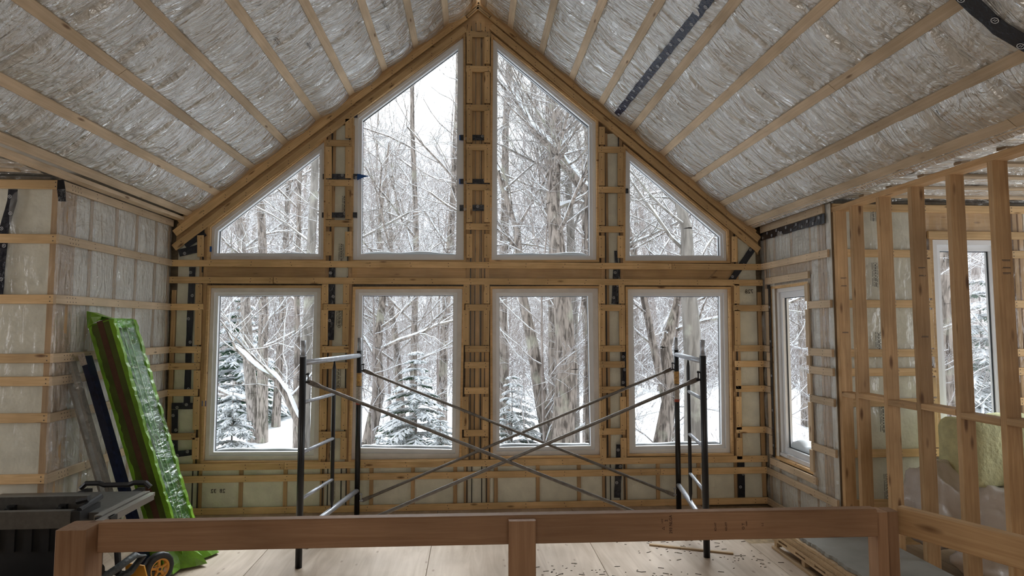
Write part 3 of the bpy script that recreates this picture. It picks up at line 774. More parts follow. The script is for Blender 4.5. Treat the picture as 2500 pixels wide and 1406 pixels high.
# printed film codes: rows of short bars, none of them readable
def barcode(at, X, Y, w, h, parent, seed, nrows=5):
    rs = random.Random(seed); mb = MB(); at, X, Y = Vector(at), Vector(X).normalized(), Vector(Y).normalized()
    for r_ in range(nrows):
        u = -h / 2 + rs.random() * h * .15; x = -w / 2 + w * (r_ + .5) / nrows
        while u < h / 2:
            l = rs.uniform(.008, .035) if r_ not in (0, nrows - 1) else rs.uniform(.03, .09)
            tk = w / nrows * (.62 if r_ == nrows // 2 else .32)
            l = min(l, h / 2 - u)
            if l > .003: 
                k = len(mb.v); 
                for a, b in ((x - tk / 2, u), (x + tk / 2, u), (x + tk / 2, u + l), (x - tk / 2, u + l)): mb.v.append(tuple(at + X * a + Y * b))
                mb.f.append((k, k + 1, k + 2, k + 3))
            u += l + rs.uniform(.004, .010)
    return mb.build('film_print', M_INKD, parent)
yq = YF - .009
for i, (x, y, w_, h_) in enumerate(((841, 500, .05, .17), (833, 616, .05, .16), (828, 777, .06, .18), (826, 920, .05, .24), (812, 1080, .05, .16), (812, 1200, .05, .16))):
    barcode(onY(x, y, yq), (1, 0, 0), (0, 0, 1), w_, h_, wall_back, i)
barcode(onY(1742, 668, yq), (1, 0, .75), (.7, 0, .8), .09, .12, wall_back, 40)
for (x, y, s_, tx) in ((1829, 712, .055, '728'), (532, 1199, .05, '28  32'), ):
    # hand numbers show through the sheet reversed
    textmesh('film_print', tx, s_, frame4(onY(x, y, yq), (-1, 0, 0), (0, 0, 1)), M_INKD, wall_back)

# ---- left wall (returns towards the camera)
wall_left = empty('wall_left', kind='structure')
YL0 = 4.11
NL = Vector((1, 0, 0))
def film_wall(name, O, U, lu, nrm_, parent, studs, seed, amp=.012, mat=None, mask=None, h=2.66, sag=0.0):
    sp = np.array(studs)
    def d(u, v):
        dd = np.min(np.abs(u[..., None] - sp), -1)
        val = 1 - np.exp(-(dd / .045) ** 2)
        zs = np.array(ZS); dz = np.min(np.abs(v[..., None] - zs), -1); pin = np.clip(dz / .10, 0, 1) ** .6
        e = amp * val * pin * (1 + .4 * vnoise(u * 5, v * 3, seed)) + .004 * pin * vnoise(u * 22 + .6 * vnoise(u * 5, v * 7, 2), v * 3.5, seed + 1) * (.5 + .8 * (vnoise(u * 3, v * 2, seed + 2) > 0))
        e += .014 * pin * np.clip(vnoise(u * 7 - v * 4, v * 3 + u * 5, seed + 3) - .25, 0, 1)
        return e
    return sheet(name, O, U, (0, 0, 1), lu, h, .014, .02, nrm_, d, mat or M_FILMW, parent, mask)
ys = [onX(x, 700, XL).y for x in (156, 163, 170, 177, 219, 282, 332, 379)] # studs seen through the sheet
ys = sorted(ys)
film_wall('vapour_barrier_film', (XL, YL0, 0), (0, 1, 0), 5.62 - YL0, NL, wall_left, [y - YL0 for y in ys] + [0, 1.5], 60, .016)
pv = YL0 + .10
for y in ys + [5.60]:
    board('stud', (XL - .006, y, .02), (XL - .006, y, 2.64), .034, .12, -NL, M_STUD, wall_left)
    if y - pv > .06:
        V = []; 
        for i in range(5):
            for j in range(14):
                a, b = i / 4, j / 13; V.append((XL - .012 + .009 * math.sin(math.pi * a) + .003 * math.sin(j * 2.1 + i + y * 9), pv + (y - .018 - pv) * a, .03 + 2.6 * b))
        mk('insulation_batt', V, [(i * 14 + j, i * 14 + j + 1, (i + 1) * 14 + j + 1, (i + 1) * 14 + j) for i in range(4) for j in range(13)], M_BATTC, wall_left, True)
    pv = y + .018
board('corner_post', (XL - .006, YL0 + .085, .0), (XL - .006, YL0 + .085, 2.64), .06, .06, -NL, M_STUD, wall_left)
mk('sheathing', *boxv(XL - .16, XL - .14, YL0 + .15, 5.80, -.3, 2.9), M_OSB, wall_left)
def lstrap(z, y0, y1, w=STRAP_W):
    board('furring_strip', (XL + .004, y0, z), (XL + .004, y1, z), w, .019, NL, M_CSTRAP, wall_left)
    for y in ys:
        if y0 + .02 < y < y1: nail((XL + .0235, y, z + .014), NL); nail((XL + .0235, y + .006, z - .014), NL)
for i, z in enumerate(ZS[:8]):
    lstrap(z, YL0 - .005, 5.60 if i != 1 else 5.60)
lstrap(.027, YL0, 5.60)
# return facing the camera, wall of the left wing
wall_left_wing = empty('wall_left_wing', kind='structure')
def film_wing(O, lu, parent, studs, seed): return film_wall('vapour_barrier_film', O, (1, 0, 0), lu, NB, parent, studs, seed, .012, mat=M_FILMG)
film_wing((-6.0, YL0 + .019, 0), 6.0 + XL + .019, wall_left_wing, [6.0 + XL + .02 - .03, 6 + XL - .42, 6 + XL - .83, 6 + XL - 1.24], 70)
for k in range(8):
    X = XL - .03 - .40 * k
    board('stud', (X, YL0 + .03, 0), (X, YL0 + .03, 2.64), .06 if k == 0 else .038, .12, -NB, M_STUD, wall_left_wing)
    mk('insulation_batt', *boxv(X - .38, X - .03 if k == 0 else X - .02, YL0 + .034, YL0 + .12, 0.02, 2.64), M_BATT, wall_left_wing)
mk('sheathing', *boxv(-6.4, XL - .14, YL0 + .15, YL0 + .18, -.3, 2.9), M_OSB, wall_left_wing)
for z in ZS:
    X1 = XL + .012
    board('furring_strip', (-6.0, YL0 + .017, z), (X1, YL0 + .017, z), STRAP_W, .019, NB, M_STRAP, wall_left_wing)
    nail((X1 - .03, YL0 - .0025, z + .014), NB); nail((X1 - .03, YL0 - .0025, z - .014), NB)
tape([onY(32, 462, YL0 + .004), onY(30, 490, YL0 + .004), onY(10, 560, YL0 + .004), onY(2, 640, YL0 + .004), onY(-4, 720, YL0 + .004)], .062, NB, wall_left_wing, r=.012, step=.11, seed=31)
# torn black tape at the top corner
tape([onY(149, 440, YL0 - .004), onY(150, 462, YL0 - .03), onY(153, 492, YL0 - .012)], .035, (0.3, -1, 0), wall_left, logos=False, seed=33, wob=.5)

# ---- right wall with its casement
wall_right = empty('wall_right', kind='structure')
NR = Vector((-1, 0, 0)); YR0 = 4.50
wy0, wy1, wz0, wz1 = 4.86, 5.47, .47, 2.03
ysr = [4.60, 4.64, 4.68, 4.80]
def rmask(C): return (C[:, 1] > wy0 - .02) & (C[:, 1] < wy1 + .03) & (C[:, 2] > wz0 - .02) & (C[:, 2] < wz1 + .02)
film_wall('vapour_barrier_film', (XR, YR0, 0), (0, 1, 0), 5.62 - YR0, NR, wall_right, [.0, .10, .14, .18, .30, .55, .86, 1.05], 80, .014, mask=rmask)
for y in (4.60, 4.64, 4.68, 4.80, 5.10, 5.40, 5.58):
    for z0, z1 in ((.02, .42), (2.1, 2.64)):
        board('stud', (XR + .006, y, z0), (XR + .006, y, z1), .034, .12, -NR, M_STUD, wall_right)
for y in (4.60, 4.64, 4.68, 4.83, 5.50, 5.58): board('stud', (XR + .006, y, .42), (XR + .006, y, 2.1), .034, .12, -NR, M_STUD, wall_right)
for y0, y1, z0, z1 in ((4.70, 4.81, .02, 2.64), (4.51, 4.58, .02, 2.64), (4.82, 5.08, .02, .40), (5.12, 5.38, .02, .4), (5.42, 5.56, .02, 2.64), (4.82, 5.08, 2.26, 2.64), (5.12, 5.38, 2.26, 2.64)):
    V = []
    nz = 8
    for i in range(5):
        for j in range(nz):
            a, b = i / 4, j / (nz - 1); V.append((XR + .012 - .009 * math.sin(math.pi * a), y0 + (y1 - y0) * a, z0 + (z1 - z0) * b))
    mk('insulation_batt', V, [(i * nz + j, (i + 1) * nz + j, (i + 1) * nz + j + 1, i * nz + j + 1) for i in range(4) for j in range(nz - 1)], M_BATTC, wall_right, True)
board('header_board', (XR + .004, 4.82, 2.165), (XR + .004, 5.52, 2.165), .16, .09, -NR, M_HEAD, wall_right)
# sheathing round the opening
for b_ in ((XR + .14, XR + .16, YR0 + .15, wy0, -.3, 2.9), (XR + .14, XR + .16, wy1, 5.8, -.3, 2.9), (XR + .14, XR + .16, wy0, wy1, -.3, wz0), (XR + .14, XR + .16, wy0, wy1, wz1, 2.9)):
    mk('sheathing', *boxv(*b_), M_OSB, wall_right)
def rstrap(z, y0, y1, w=STRAP_W, mat=None):
    board('furring_strip', (XR - .004, y0, z), (XR - .004, y1, z), w, .019, NR, mat or M_CSTRAP, wall_right)
    for y in (4.62, 4.80, 5.1, 5.4, 5.57):
        if y0 < y < y1: nail((XR - .0235, y, z + .014), NR); nail((XR - .0235, y + .005, z - .014), NR)
rstrap(2.605, 4.56, 5.60, .07); rstrap(ZS[1], 4.515, 5.60); rstrap(2.098, 4.80, 5.53)
for z in ZS[2:7]:
    rstrap(z, 4.50, 4.83); rstrap(z, 5.49, 5.60)
rstrap(.415, 4.78, 5.53); rstrap(ZS[7], 4.50, 5.60); rstrap(.027, 4.50, 5.60)
zz = [2.06] + ZS[2:7] + [.445]
for a, b in zip(zz[:-1], zz[1:]):
    if a - b > .14:
        for y in (4.835, 5.515):
            board('furring_strip', (XR - .004, y, a - .035), (XR - .004, y, b + .035), .052, .019, NR, M_CSTRAP, wall_right)
tape([(XR - .017, 5.60, 2.535), (XR - .017, 5.0, 2.530), (XR - .017, 4.54, 2.525)], .075, NR, wall_right, step=.085, seed=35, r=.012)
tape([(XR - .012, 5.482, 2.06), (XR - .012, 5.480, 1.2), (XR - .012, 5.480, .46)], .05, NR, wall_right, step=.16, seed=36, r=.011)
# the casement window
w9 = empty('window_9', kind='structure')
def ringX(name, y0, y1, z0, z1, t, x0, x1, mat, parent):
    mb = MB()
    mb.box(x0, x1, y0, y0 + t, z0, z1).box(x0, x1, y1 - t, y1, z0, z1).box(x0, x1, y0 + t, y1 - t, z0, z0 + t).box(x0, x1, y0 + t, y1 - t, z1 - t, z1)
    return mb.build(name, mat, parent)
def ringY(name, x0, x1, z0, z1, t, y0, y1, mat, parent):
    mb = MB()
    mb.box(x0, x0 + t, y0, y1, z0, z1).box(x1 - t, x1, y0, y1, z0, z1).box(x0 + t, x1 - t, y0, y1, z0, z0 + t).box(x0 + t, x1 - t, y0, y1, z1 - t, z1)
    return mb.build(name, mat, parent)
ringX('window_frame', wy0 + .01, wy1 - .01, wz0 + .01, wz1 - .01, .035, XR + .035, XR + .14, M_PVC, w9)
ringX('sash', wy0 + .046, wy1 - .046, wz0 + .046, wz1 - .046, .05, XR + .06, XR + .12, M_PVC, w9)
ringX('gasket', wy0 + .097, wy1 - .097, wz0 + .097, wz1 - .097, .006, XR + .085, XR + .095, M_GASK, w9)
mk('pane', [(XR + .09, wy0 + .097, wz0 + .097), (XR + .09, wy1 - .097, wz0 + .097), (XR + .09, wy1 - .097, wz1 - .097), (XR + .09, wy0 + .097, wz1 - .097)], [(0, 1, 2, 3)], M_GLASS, w9)
ringX('rough_opening_jamb', wy0 - .02, wy1 + .02, wz0 - .02, wz1 + .02, .028, XR + .001, XR + .138, M_HEAD, w9)
cb = MB(); cb.box(XR + .02, XR + .04, 5.30, 5.42, wz0 + .02, wz0 + .045)
cb.tube([(XR + .025, 5.30, wz0 + .045), (XR + .005, 5.25, wz0 + .06), (XR + .005, 5.16, wz0 + .058)], .006, 6); cb.build('crank_handle', M_PVC, w9)
snow_sill('sill_snow', Vector((0, wy0 + .1, wz0 + .1)), Vector((0, wy1 - .1, wz0 + .1)), XR + .10, XR + .22, .10, w9, 5, axis='y')

# ---- right wing: wall facing the camera
wall_right_wing = empty('wall_right_wing', kind='structure')
vx0, vx1, vz0, vz1 = 3.66, 4.28, .60, 2.37
def wmask(C): return (C[:, 0] > vx0 - .01) & (C[:, 0] < vx1 + .01) & (C[:, 2] > vz0 - .01) & (C[:, 2] < vz1 + .01)
film_wall('vapour_barrier_film', (XR + .01, YR0 + .019, 0), (1, 0, 0), 3.4, NB, wall_right_wing, [.06, .50, .82, 1.5, 1.9, 2.3, 2.7], 90, .010, mat=M_FILMG, mask=wmask)
for X in (2.87, 3.32, 3.60):
    board('stud', (X, YR0 + .03, 0), (X, YR0 + .03, 2.64), .038, .12, -NB, M_STUD, wall_right_wing)
for X in (4.33, 4.38, 4.43, 4.83, 5.23, 5.63): board('stud', (X, YR0 + .03, 0), (X, YR0 + .03, 2.64), .038, .12, -NB, M_STUD, wall_right_wing)
for a, b in ((2.89, 3.30), (3.34, 3.58), (4.46, 4.81), (4.85, 5.21), (5.25, 5.61)):
    mk('insulation_batt', *boxv(a, b, YR0 + .034, YR0 + .12, .02, 2.64), M_BATT, wall_right_wing)
mk('insulation_batt', *boxv(3.64, 4.30, YR0 + .034, YR0 + .12, .02, .56), M_BATT, wall_right_wing)
board('header_board', (3.62, YR0 + .03, 2.50), (4.31, YR0 + .03, 2.50), .20, .1, -NB, M_HEAD, wall_right_wing)
for b_ in ((XR + .15, vx0, YR0 + .15, YR0 + .17, -.3, 2.9), (vx1, 6.4, YR0 + .15, YR0 + .17, -.3, 2.9), (vx0, vx1, YR0 + .15, YR0 + .17, -.3, vz0), (vx0, vx1, YR0 + .15, YR0 + .17, vz1, 2.9)):
    mk('sheathing', *boxv(*b_), M_OSB, wall_right_wing)
for i, z in enumerate(ZS):
    z = z if i else 2.605
    def ws(a, b, zz_=z):
        board('furring_strip', (a, YR0 + .017, zz_), (b, YR0 + .017, zz_), STRAP_W, .019, NB, M_STRAP, wall_right_wing)
        for X in (2.88, 3.32, 3.60, 4.33, 4.83):
            if a - .01 < X < b: nail((X, YR0 - .0025, zz_ + .014), NB); nail((X, YR0 - .0025, zz_ - .014), NB)
    if vz0 - .03 < z < vz1: ws(XR + .03, 3.63); ws(4.31, 6.1)
    else: ws(XR + .03, 6.1)
board('furring_strip', (3.62, YR0 + .017, 2.395), (6.1, YR0 + .017, 2.395), STRAP_W, .019, NB, M_STRAP, wall_right_wing)
for a, b in ((2.20, 1.89), (1.80, 1.50), (1.27, 1.12), (1.03, .73)):
    board('furring_strip', (3.60, YR0 + .017, a), (3.60, YR0 + .017, b), .056, .019, NB, M_STRAP, wall_right_wing)
for i, (x, y, w_, h_) in enumerate(((2132, 526, .05, .10), (2138, 672, .065, .20), (2146, 832, .065, .14), (2157, 1023, .065, .22), (2167, 1192, .06, .22))):
    barcode(onY(x, y, YR0), (1, 0, 0), (0, 0, 1), w_, h_, wall_right_wing, 60 + i)
w10 = empty('window_10', kind='structure')
ringY('window_frame', vx0 + .01, vx1 - .01, vz0 + .01, vz1 - .01, .04, YR0 + .03, YR0 + .16, M_PVC, w10)
ringY('sash', vx0 + .05, vx1 - .05, vz0 + .05, vz1 - .05, .045, YR0 + .06, YR0 + .12, M_PVC, w10)
ringY('gasket', vx0 + .095, vx1 - .095, vz0 + .095, vz1 - .095, .006, YR0 + .085, YR0 + .095, M_GASK, w10)
mk('pane', [(vx0 + .095, YR0 + .09, vz0 + .095), (vx1 - .095, YR0 + .09, vz0 + .095), (vx1 - .095, YR0 + .09, vz1 - .095), (vx0 + .095, YR0 + .09, vz1 - .095)], [(0, 1, 2, 3)], M_GLASS, w10)
ringY('rough_opening_jamb', vx0 - .02, vx1 + .02, vz0 - .02, vz1 + .02, .028, YR0 + .021, YR0 + .158, M_HEAD, w10)
for key, mb_ in NAILS.items():
    mb_.build('nail_heads', M_INKD, bpy.data.objects[key])['kind'] = 'stuff'

# ---- rest of the shell, behind and beside the camera
shell = empty('wall_outer', kind='structure')
for s_ in (-1, 1): mk('roof_deck', *boxv(min(s_ * 2.5, s_ * 6.7), max(s_ * 2.5, s_ * 6.7), -3.2, 5.8 if s_ < 0 else 5.8, 2.86, 2.92), M_ROOF, shell)
mk('wall_panel', *boxv(-2.95, 2.95, -3.16, -3.08, -.3, 5.2), M_OSB, shell)
M_SHELL = pmat('wing_wall_board', (0.60, 0.52, 0.40), .8, noise=.1)
mk('wall_panel', *boxv(-6.45, -6.35, -3.1, 4.3, -.3, 2.9), M_SHELL, shell)
mk('wall_panel', *boxv(6.6, 6.7, -3.1, 4.7, -.3, 2.9), M_SHELL, shell)
mk('wall_panel', *boxv(-6.45, -2.9, -3.15, -3.05, -.3, 2.9), M_SHELL, shell)
mk('wall_panel', *boxv(2.9, 6.7, -3.15, -3.05, -.3, 2.9), M_SHELL, shell)

# ---- open stud partition along the right side
part = empty('wall_partition', kind='structure')
XP = 2.83; DP = .089
for i, y in enumerate((4.497, 4.298, 3.987, 3.683, 3.374, 3.075, 2.77, 2.465, 2.16)):
    o = board('stud', (XP, y - .019, .038), (XP + .004 * math.sin(i * 2), y - .019, 2.568), .038, DP, (1, 0, 0), M_PSTUD, part)
    if i < 8:
        y2 = (4.497, 4.298, 3.987, 3.683, 3.374, 3.075, 2.77, 2.465, 2.16)[i + 1]
        zb = 1.150 + .012 * (i % 2)
        board('blocking', (XP, y2 + .0005, zb), (XP, y - .0385, zb), .038, DP, (1, 0, 0), M_PSTUD, part)
board('top_plate', (XP, 1.5, 2.587), (XP, 4.515, 2.587), .038, DP, (1, 0, 0), M_PSTUD, part)
board('bottom_plate', (XP, 1.5, .019), (XP, 4.495, .019), .038, DP, (1, 0, 0), M_PSTUD, part)

for yy, zz_ in ((4.459, 2.04), (4.459, 1.98), (4.459, 1.62), (3.645, 2.04), (3.645, 1.99), (3.645, 1.60), (3.037, 2.02), (3.037, 1.98), (3.037, 1.95)):
    barcode((XP + .045, yy - .0008, zz_), (0, 0, 1), (1, 0, 0), .012, .05, part, int(zz_ * 100), 2)
for px_, py_ in ((935, 6), (944, 63), (955, 125), (752, 107), (672, 95)):
    dd_ = ray(px_, py_); t_ = (PZ - SL * PX - EYE) / (dd_[2] - SL * dd_[0]); U_, n_2 = slope_frame(-1)
    barcode(Vector((dd_[0] * t_, dd_[1] * t_, EYE + dd_[2] * t_)) + n_2 * .018, U_, (0, 1, 0), .035, .10, ceiling, px_, 4)

# ================================================================== THINGS
# ---- guard rail in the foreground
gr = empty('guard_rail', (0.1, 1.95, 0), 'rough two-by-four guard rail on short posts round the stair opening', 'railing')
LP, MPt, RP = Vector((-1.19, 1.998, 0)), Vector((.118, 1.977, 0)), Vector((1.391, 1.927, 0))
zt = 1.07
a = Vector((-1.124, 1.973, zt - .0445)); b = Vector((1.318, 1.950, zt - .0445))
rn = Vector((-(b - a).y, (b - a).x, 0)).normalized()  # pointing away from the camera
if rn.y < 0: rn = -rn
board('top_rail', a - rn * .038, b - rn * .038, .089, .038, rn, M_RAIL, gr, .004)
def gpost(c, mat=M_RAIL, wx=.089, dy=.038, h=1.066, X=Vector((1, 0, 0))):
    n_ = Vector((0, 0, 1)).cross(X); n_ = n_ if n_.y < 0 else -n_
    return board('post', Vector((c[0], c[1], 0)), Vector((c[0], c[1], h)), wx, dy, n_, mat, gr, .004)
dx_ = (b - a).normalized()
gpost((0.1585, 1.929, 0), wx=.084, h=1.062, X=dx_)
# left end post: stands in front of the rail end
gpost((-1.168, 1.968, 0), wx=.086, dy=.092, h=1.068, X=dx_)
# right corner post: two boards back to back
gpost((1.340, 1.972, 0), wx=.036, dy=.058, h=1.058, X=dx_); gpost((1.378, 1.968, 0), wx=.038, dy=.050, h=1.058, X=dx_)
# side rail going off to the right
a2 = Vector((1.402, 1.935, zt - .0445)); q1, q2 = onZ(2192, 1249.5, 1.068), onZ(2500, 1330, 1.068); d2 = (q2 - q1).normalized(); b2 = a2 + d2 * 1.6
n2 = Vector((-d2.y, d2.x, 0)); n2 = n2 if n2.x > 0 else -n2
board('side_rail', a2, b2, .089, .038, n2, M_PSTUD, gr, .004)  # paler wood than the top rail: its brighter lighting is put into the colour
gpost((b2.x + .05, b2.y, 0), h=1.05, X=dx_)
# mill stamps on the rail: read bottom to top
def stamp(px, py, body, size, rot=True, flip=1):
    base = a.lerp(b, (onY(px, py, 1.92).x - a.x) / (b.x - a.x)); z_ = onY(px, py, base.y - .04).z
    loc = Vector((onY(px, py, base.y - .039).x, base.y, z_)) - rn * .0392
    loc.y = (a - rn * .0392).lerp(b - rn * .0392, (loc.x - a.x) / (b.x - a.x)).y - .0006
    X = Vector((0, 0, 1)) if rot else dx_; Y = -dx_ if rot else Vector((0, 0, 1))
    textmesh('mill_stamp', body, size, frame4(loc, X, Y), M_INKR, gr)
stamp(1638, 1280, '293 NLGA', .013); stamp(1627, 1271, '2', .013); stamp(1617, 1272, 'S-P-F', .007); stamp(1620, 1290, '\u25b3', .011)
stamp(1747, 1286, 'KD-HT', .009); stamp(1773, 1285, 'KD-HT', .009); stamp(1815, 1285, 'O T', .012); stamp(1823, 1278, 'S-DRY', .006); stamp(1862, 1280, 'I-1', .010)

# ---- scaffold
sc = empty('scaffold', (0.35, 4.9, 0), 'black and galvanised scaffold frames joined by long crossed braces under the windows', 'scaffold')
FL, FR, BL, BR = Vector((-1.192, 4.362, 0)), Vector((1.705, 4.358, 0)), Vector((-1.005, 5.48, 0)), Vector((1.892, 5.48, 0))
def sframe(fr, bk, inner):
    fo = empty('scaffold_frame'); fo.parent = sc; fo.matrix_parent_inverse = Matrix.Translation(-sc.location)
    D = (bk - fr); up = Vector((0, 0, 1))
    ztop, zrail = 1.45, 1.41
    for p, nm in ((fr, 'post'), (bk, 'post')):
        MB().tube([p, p + up * ztop], .0235, 14).build('post', M_BLK, fo, True)
        MB().tube([p + up * ztop, p + up * (ztop + .012)], .022, 12).build('collar', M_GALV, fo, True)
        MB().tube([p + up * (ztop - .02), p + up * (ztop + .118)], .0175, 12).build('coupling_pin', M_GALV, fo, True)
    # bearer at the top, ladder leg and rungs, long bottom rail
    MB().tube([fr + up * zrail, bk + up * zrail], .021, 12).build('top_bearer', M_GALV, fo, True)
    m_ = fr + D * .50
    MB().tube([m_ + up * (zrail - .018), m_ + up * (zrail - .08), m_ + up * .30, m_ + up * .235], [.005, .015, .015, .004], 10).build('ladder_leg', M_BLK, fo, True)
    for z_ in (1.13, .78, .46):
        MB().tube([fr + up * z_, m_ + up * z_], .0135, 10).build('rung', M_GALV, fo, True)
    MB().tube([fr + up * .225, bk + up * .225], .021, 12).build('bottom_rail', M_GALV, fo, True)
    for p in (fr, bk):
        for z_ in (1.275, .135):
            mb = MB(); s_ = inner
            mb.tube([p + Vector((s_ * .018, 0, z_ + .055)), p + Vector((s_ * .045, 0, z_ + .055))], .007, 8)
            mb.tube([p + Vector((s_ * .018, 0, z_)), p + Vector((s_ * .052, 0, z_))], .009, 8)
            mb.box(min(p.x + s_ * .034, p.x + s_ * .040), max(p.x + s_ * .034, p.x + s_ * .040), p.y - .008, p.y + .008, z_ - .01, z_ + .065)
            mb.build('brace_lock', M_GALV if z_ < 1 else M_BLK, fo)
    if True:
        mb = MB(); q = bk
        mb.tube([q + up * 1.14, q + up * 1.255], .0243, 12, cap=False); o = mb.build('label_sticker', M_YEL, fo, True); o['label'] = 'yellow and black sticker'
        MB().tube([q + up * 1.00, q + up * 1.135], .0243, 12, cap=False).build('label_sticker', M_STW, fo, True)
        MB().tube([q + up * .975, q + up * 1.0], .0244, 12, cap=False).build('label_sticker', M_RED, fo, True)
    return fo
M_YEL = pmat('yellow_sticker', (0.45, 0.26, 0.08), .5, noise=.5, nscale=40); M_STW = pmat('pale_sticker', (0.42, 0.38, 0.34), .5, noise=.3, nscale=90); M_RED = pmat('red_sticker', (.35, .06, .03), .5)
sframe(FL, BL, 1); sframe(FR, BR, -1)
def brace(p, q, sag=0.0):
    p, q = Vector(p), Vector(q); D = (q - p).normalized(); L = (q - p).length; mb = MB()
    e = Vector((0, 1, 0))
    mb.tube([p + D * .06, p + D * (L / 2), q - D * .06], .0125, 10)
    # flattened ends with a hole for the pin
    for s_, d_ in ((p, D), (q, -D)):
        u = Vector((0, 1, 0)); w_ = d_.cross(u)
        V = []
        for t_, hw, th in ((-.012, .010, .003), (.0, .017, .003), (.05, .017, .004), (.085, .0125, .0125)):
            for a_, b_ in ((-1, -1), (1, -1), (1, 1), (-1, 1)): V.append(s_ + d_ * t_ + w_ * hw * a_ + u * th * b_)
        mb.add(V, [(i * 4 + j, i * 4 + (j + 1) % 4, i * 4 + 4 + (j + 1) % 4, i * 4 + 4 + j) for i in range(3) for j in range(4)] + [(3, 2, 1, 0), (12, 13, 14, 15)])
    return mb.build('cross_brace', M_BRACE, sc)
zu, zl = 1.275, .135
brace(FL + Vector((.046, -.004, zu)), FR + Vector((-.046, -.004, zl))); brace(FR + Vector((-.046, .010, zu)), FL + Vector((.046, .010, zl)))
brace(BL + Vector((.046, -.004, zu)), BR + Vector((-.046, -.004, zl))); brace(BR + Vector((-.046, .010, zu)), BL + Vector((.046, .010, zl)))

# ---- long green-wrapped bundle leaning on the left wall
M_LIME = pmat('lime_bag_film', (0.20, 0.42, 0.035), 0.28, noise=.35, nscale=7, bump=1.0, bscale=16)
M_LIMESHADE = pmat('lime_film_painted_shade', (0.085, 0.115, 0.022), 0.45, noise=.2, nscale=8, bump=.4, bscale=20)  # lime wrap darkened: shade on the side away from the windows, painted in
M_CARD = pmat('brown_carton', (0.10, 0.045, 0.025), 0.7, noise=.2)
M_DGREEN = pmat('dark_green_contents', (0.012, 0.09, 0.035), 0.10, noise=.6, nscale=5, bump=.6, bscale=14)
M_CLEAR = film_mat('clear_wrap', 6, 20, gloss=.10, milk=.10, bump=.9, crumple=.8)
M_WLINE = pmat('white_profile', (.45, .55, .45), .4)
LE = .323
pk = empty('wrapped_bundle', (-2.06, 4.53, 0), 'tall narrow carton in lime green wrap leaning on the insulated wall', 'package')
D = Vector((-LE, 0, 1)); D.normalize(); Xw = Vector((1, 0, LE)).normalized(); Yw = Vector((0, 1, 0))
def pkp(u, v, l): return Vector((-2.063, 4.535, 0.03)) + Xw * u + Yw * v + D * l
Lp = 1.755
def pbox(mb, u0, u1, v0, v1, l0, l1):
    P = [pkp(u, v, l) for l in (l0, l1) for u, v in ((u0, v0), (u1, v0), (u1, v1), (u0, v1))]
    return mb.add(P, [(0, 3, 2, 1), (4, 5, 6, 7), (0, 1, 5, 4), (1, 2, 6, 5), (2, 3, 7, 6), (3, 0, 4, 7)])
HU, HV = .078, .135
pbox(MB(), -HU, HU, -HV, HV, .02, Lp).build('carton', M_LIME, pk)
pbox(MB(), -HU - .001, HU - .016, -HV - .003, -HV, .03, Lp - .01).build('painted_shade_side', M_LIMESHADE, pk)
pbox(MB(), -.022, .016, -HV - .006, -HV - .003, .03, Lp + .004).build('carton_strip', M_CARD, pk)
pbox(MB(), -.022, .060, -HV - .004, -HV + .07, Lp, Lp + .006).build('carton_strip', M_CARD, pk)
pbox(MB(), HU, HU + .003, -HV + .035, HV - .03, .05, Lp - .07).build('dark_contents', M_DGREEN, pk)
for v_ in (-.06, .005, ):
    pbox(MB(), HU + .003, HU + .007, v_, v_ + .007, .05, Lp - .06).build('white_edge', M_WLINE, pk)
# wrinkled film sleeve round the two seen sides and edges
V = []; rs = random.Random(3); nl_ = 46
prof = [(HU - .02, -HV - .008), (HU + .006, -HV - .004), (HU + .010, -HV + .05), (HU + .010, 0), (HU + .010, HV - .04), (HU + .006, HV), (HU - .05, HV + .004)]
for i in range(nl_):
    l = .0 + Lp * i / (nl_ - 1)
    for j, (u, v_) in enumerate(prof):
        f = 1 if j in (0, 3, 4, 6, 7, 8) else .4
        V.append(pkp(u + rs.uniform(0, .007) * f, v_ + rs.uniform(-.005, .006) * f, l))
np_ = len(prof)
UVs = np.array([[j * .06, i * .04] for i in range(nl_) for j in range(np_)], float)
Q = np.array([[i * np_ + j, i * np_ + j + 1, (i + 1) * np_ + j + 1, (i + 1) * np_ + j] for i in range(nl_ - 1) for j in range(np_ - 1)])
M_GFILM = film_mat('green_clear_wrap', 6, 16, tint=(.72, .97, .62), gloss=.04, milk=.08, bump=1.0, warm=(.35, .75, .15), crumple=.9)
mknp('wrap_film', np.array([tuple(p) for p in V]), Q, M_GFILM, pk, True, UVs)
# lime edge bands
for u0, u1, v0, v1 in ((HU - .016, HU + .013, -HV - .012, -HV + .022), (HU - .02, HU + .014, HV - .030, HV + .008), (-HU - .007, -HU + .012, -HV - .008, -HV + .02)):
    n_ = 60; V = []; fc = []
    for i in range(n_):
        l = .02 + (Lp - .03) * i / (n_ - 1); j1, j2 = rs.uniform(-.006, .008), rs.uniform(-.006, .008)
        for u, v_ in ((u0, v0), (u1 + j1, v0), (u1 + j1 * .5, v1 + j2), (u0, v1 + j2)): V.append(pkp(u, v_, l))
    fc = [(i * 4 + j, i * 4 + (j + 1) % 4, i * 4 + 4 + (j + 1) % 4, i * 4 + 4 + j) for i in range(n_ - 1) for j in range(4)] + [(3, 2, 1, 0), (n_ * 4 - 4, n_ * 4 - 3, n_ * 4 - 2, n_ * 4 - 1)]
    mk('wrap_edge', V, fc, M_LIME, pk, False)
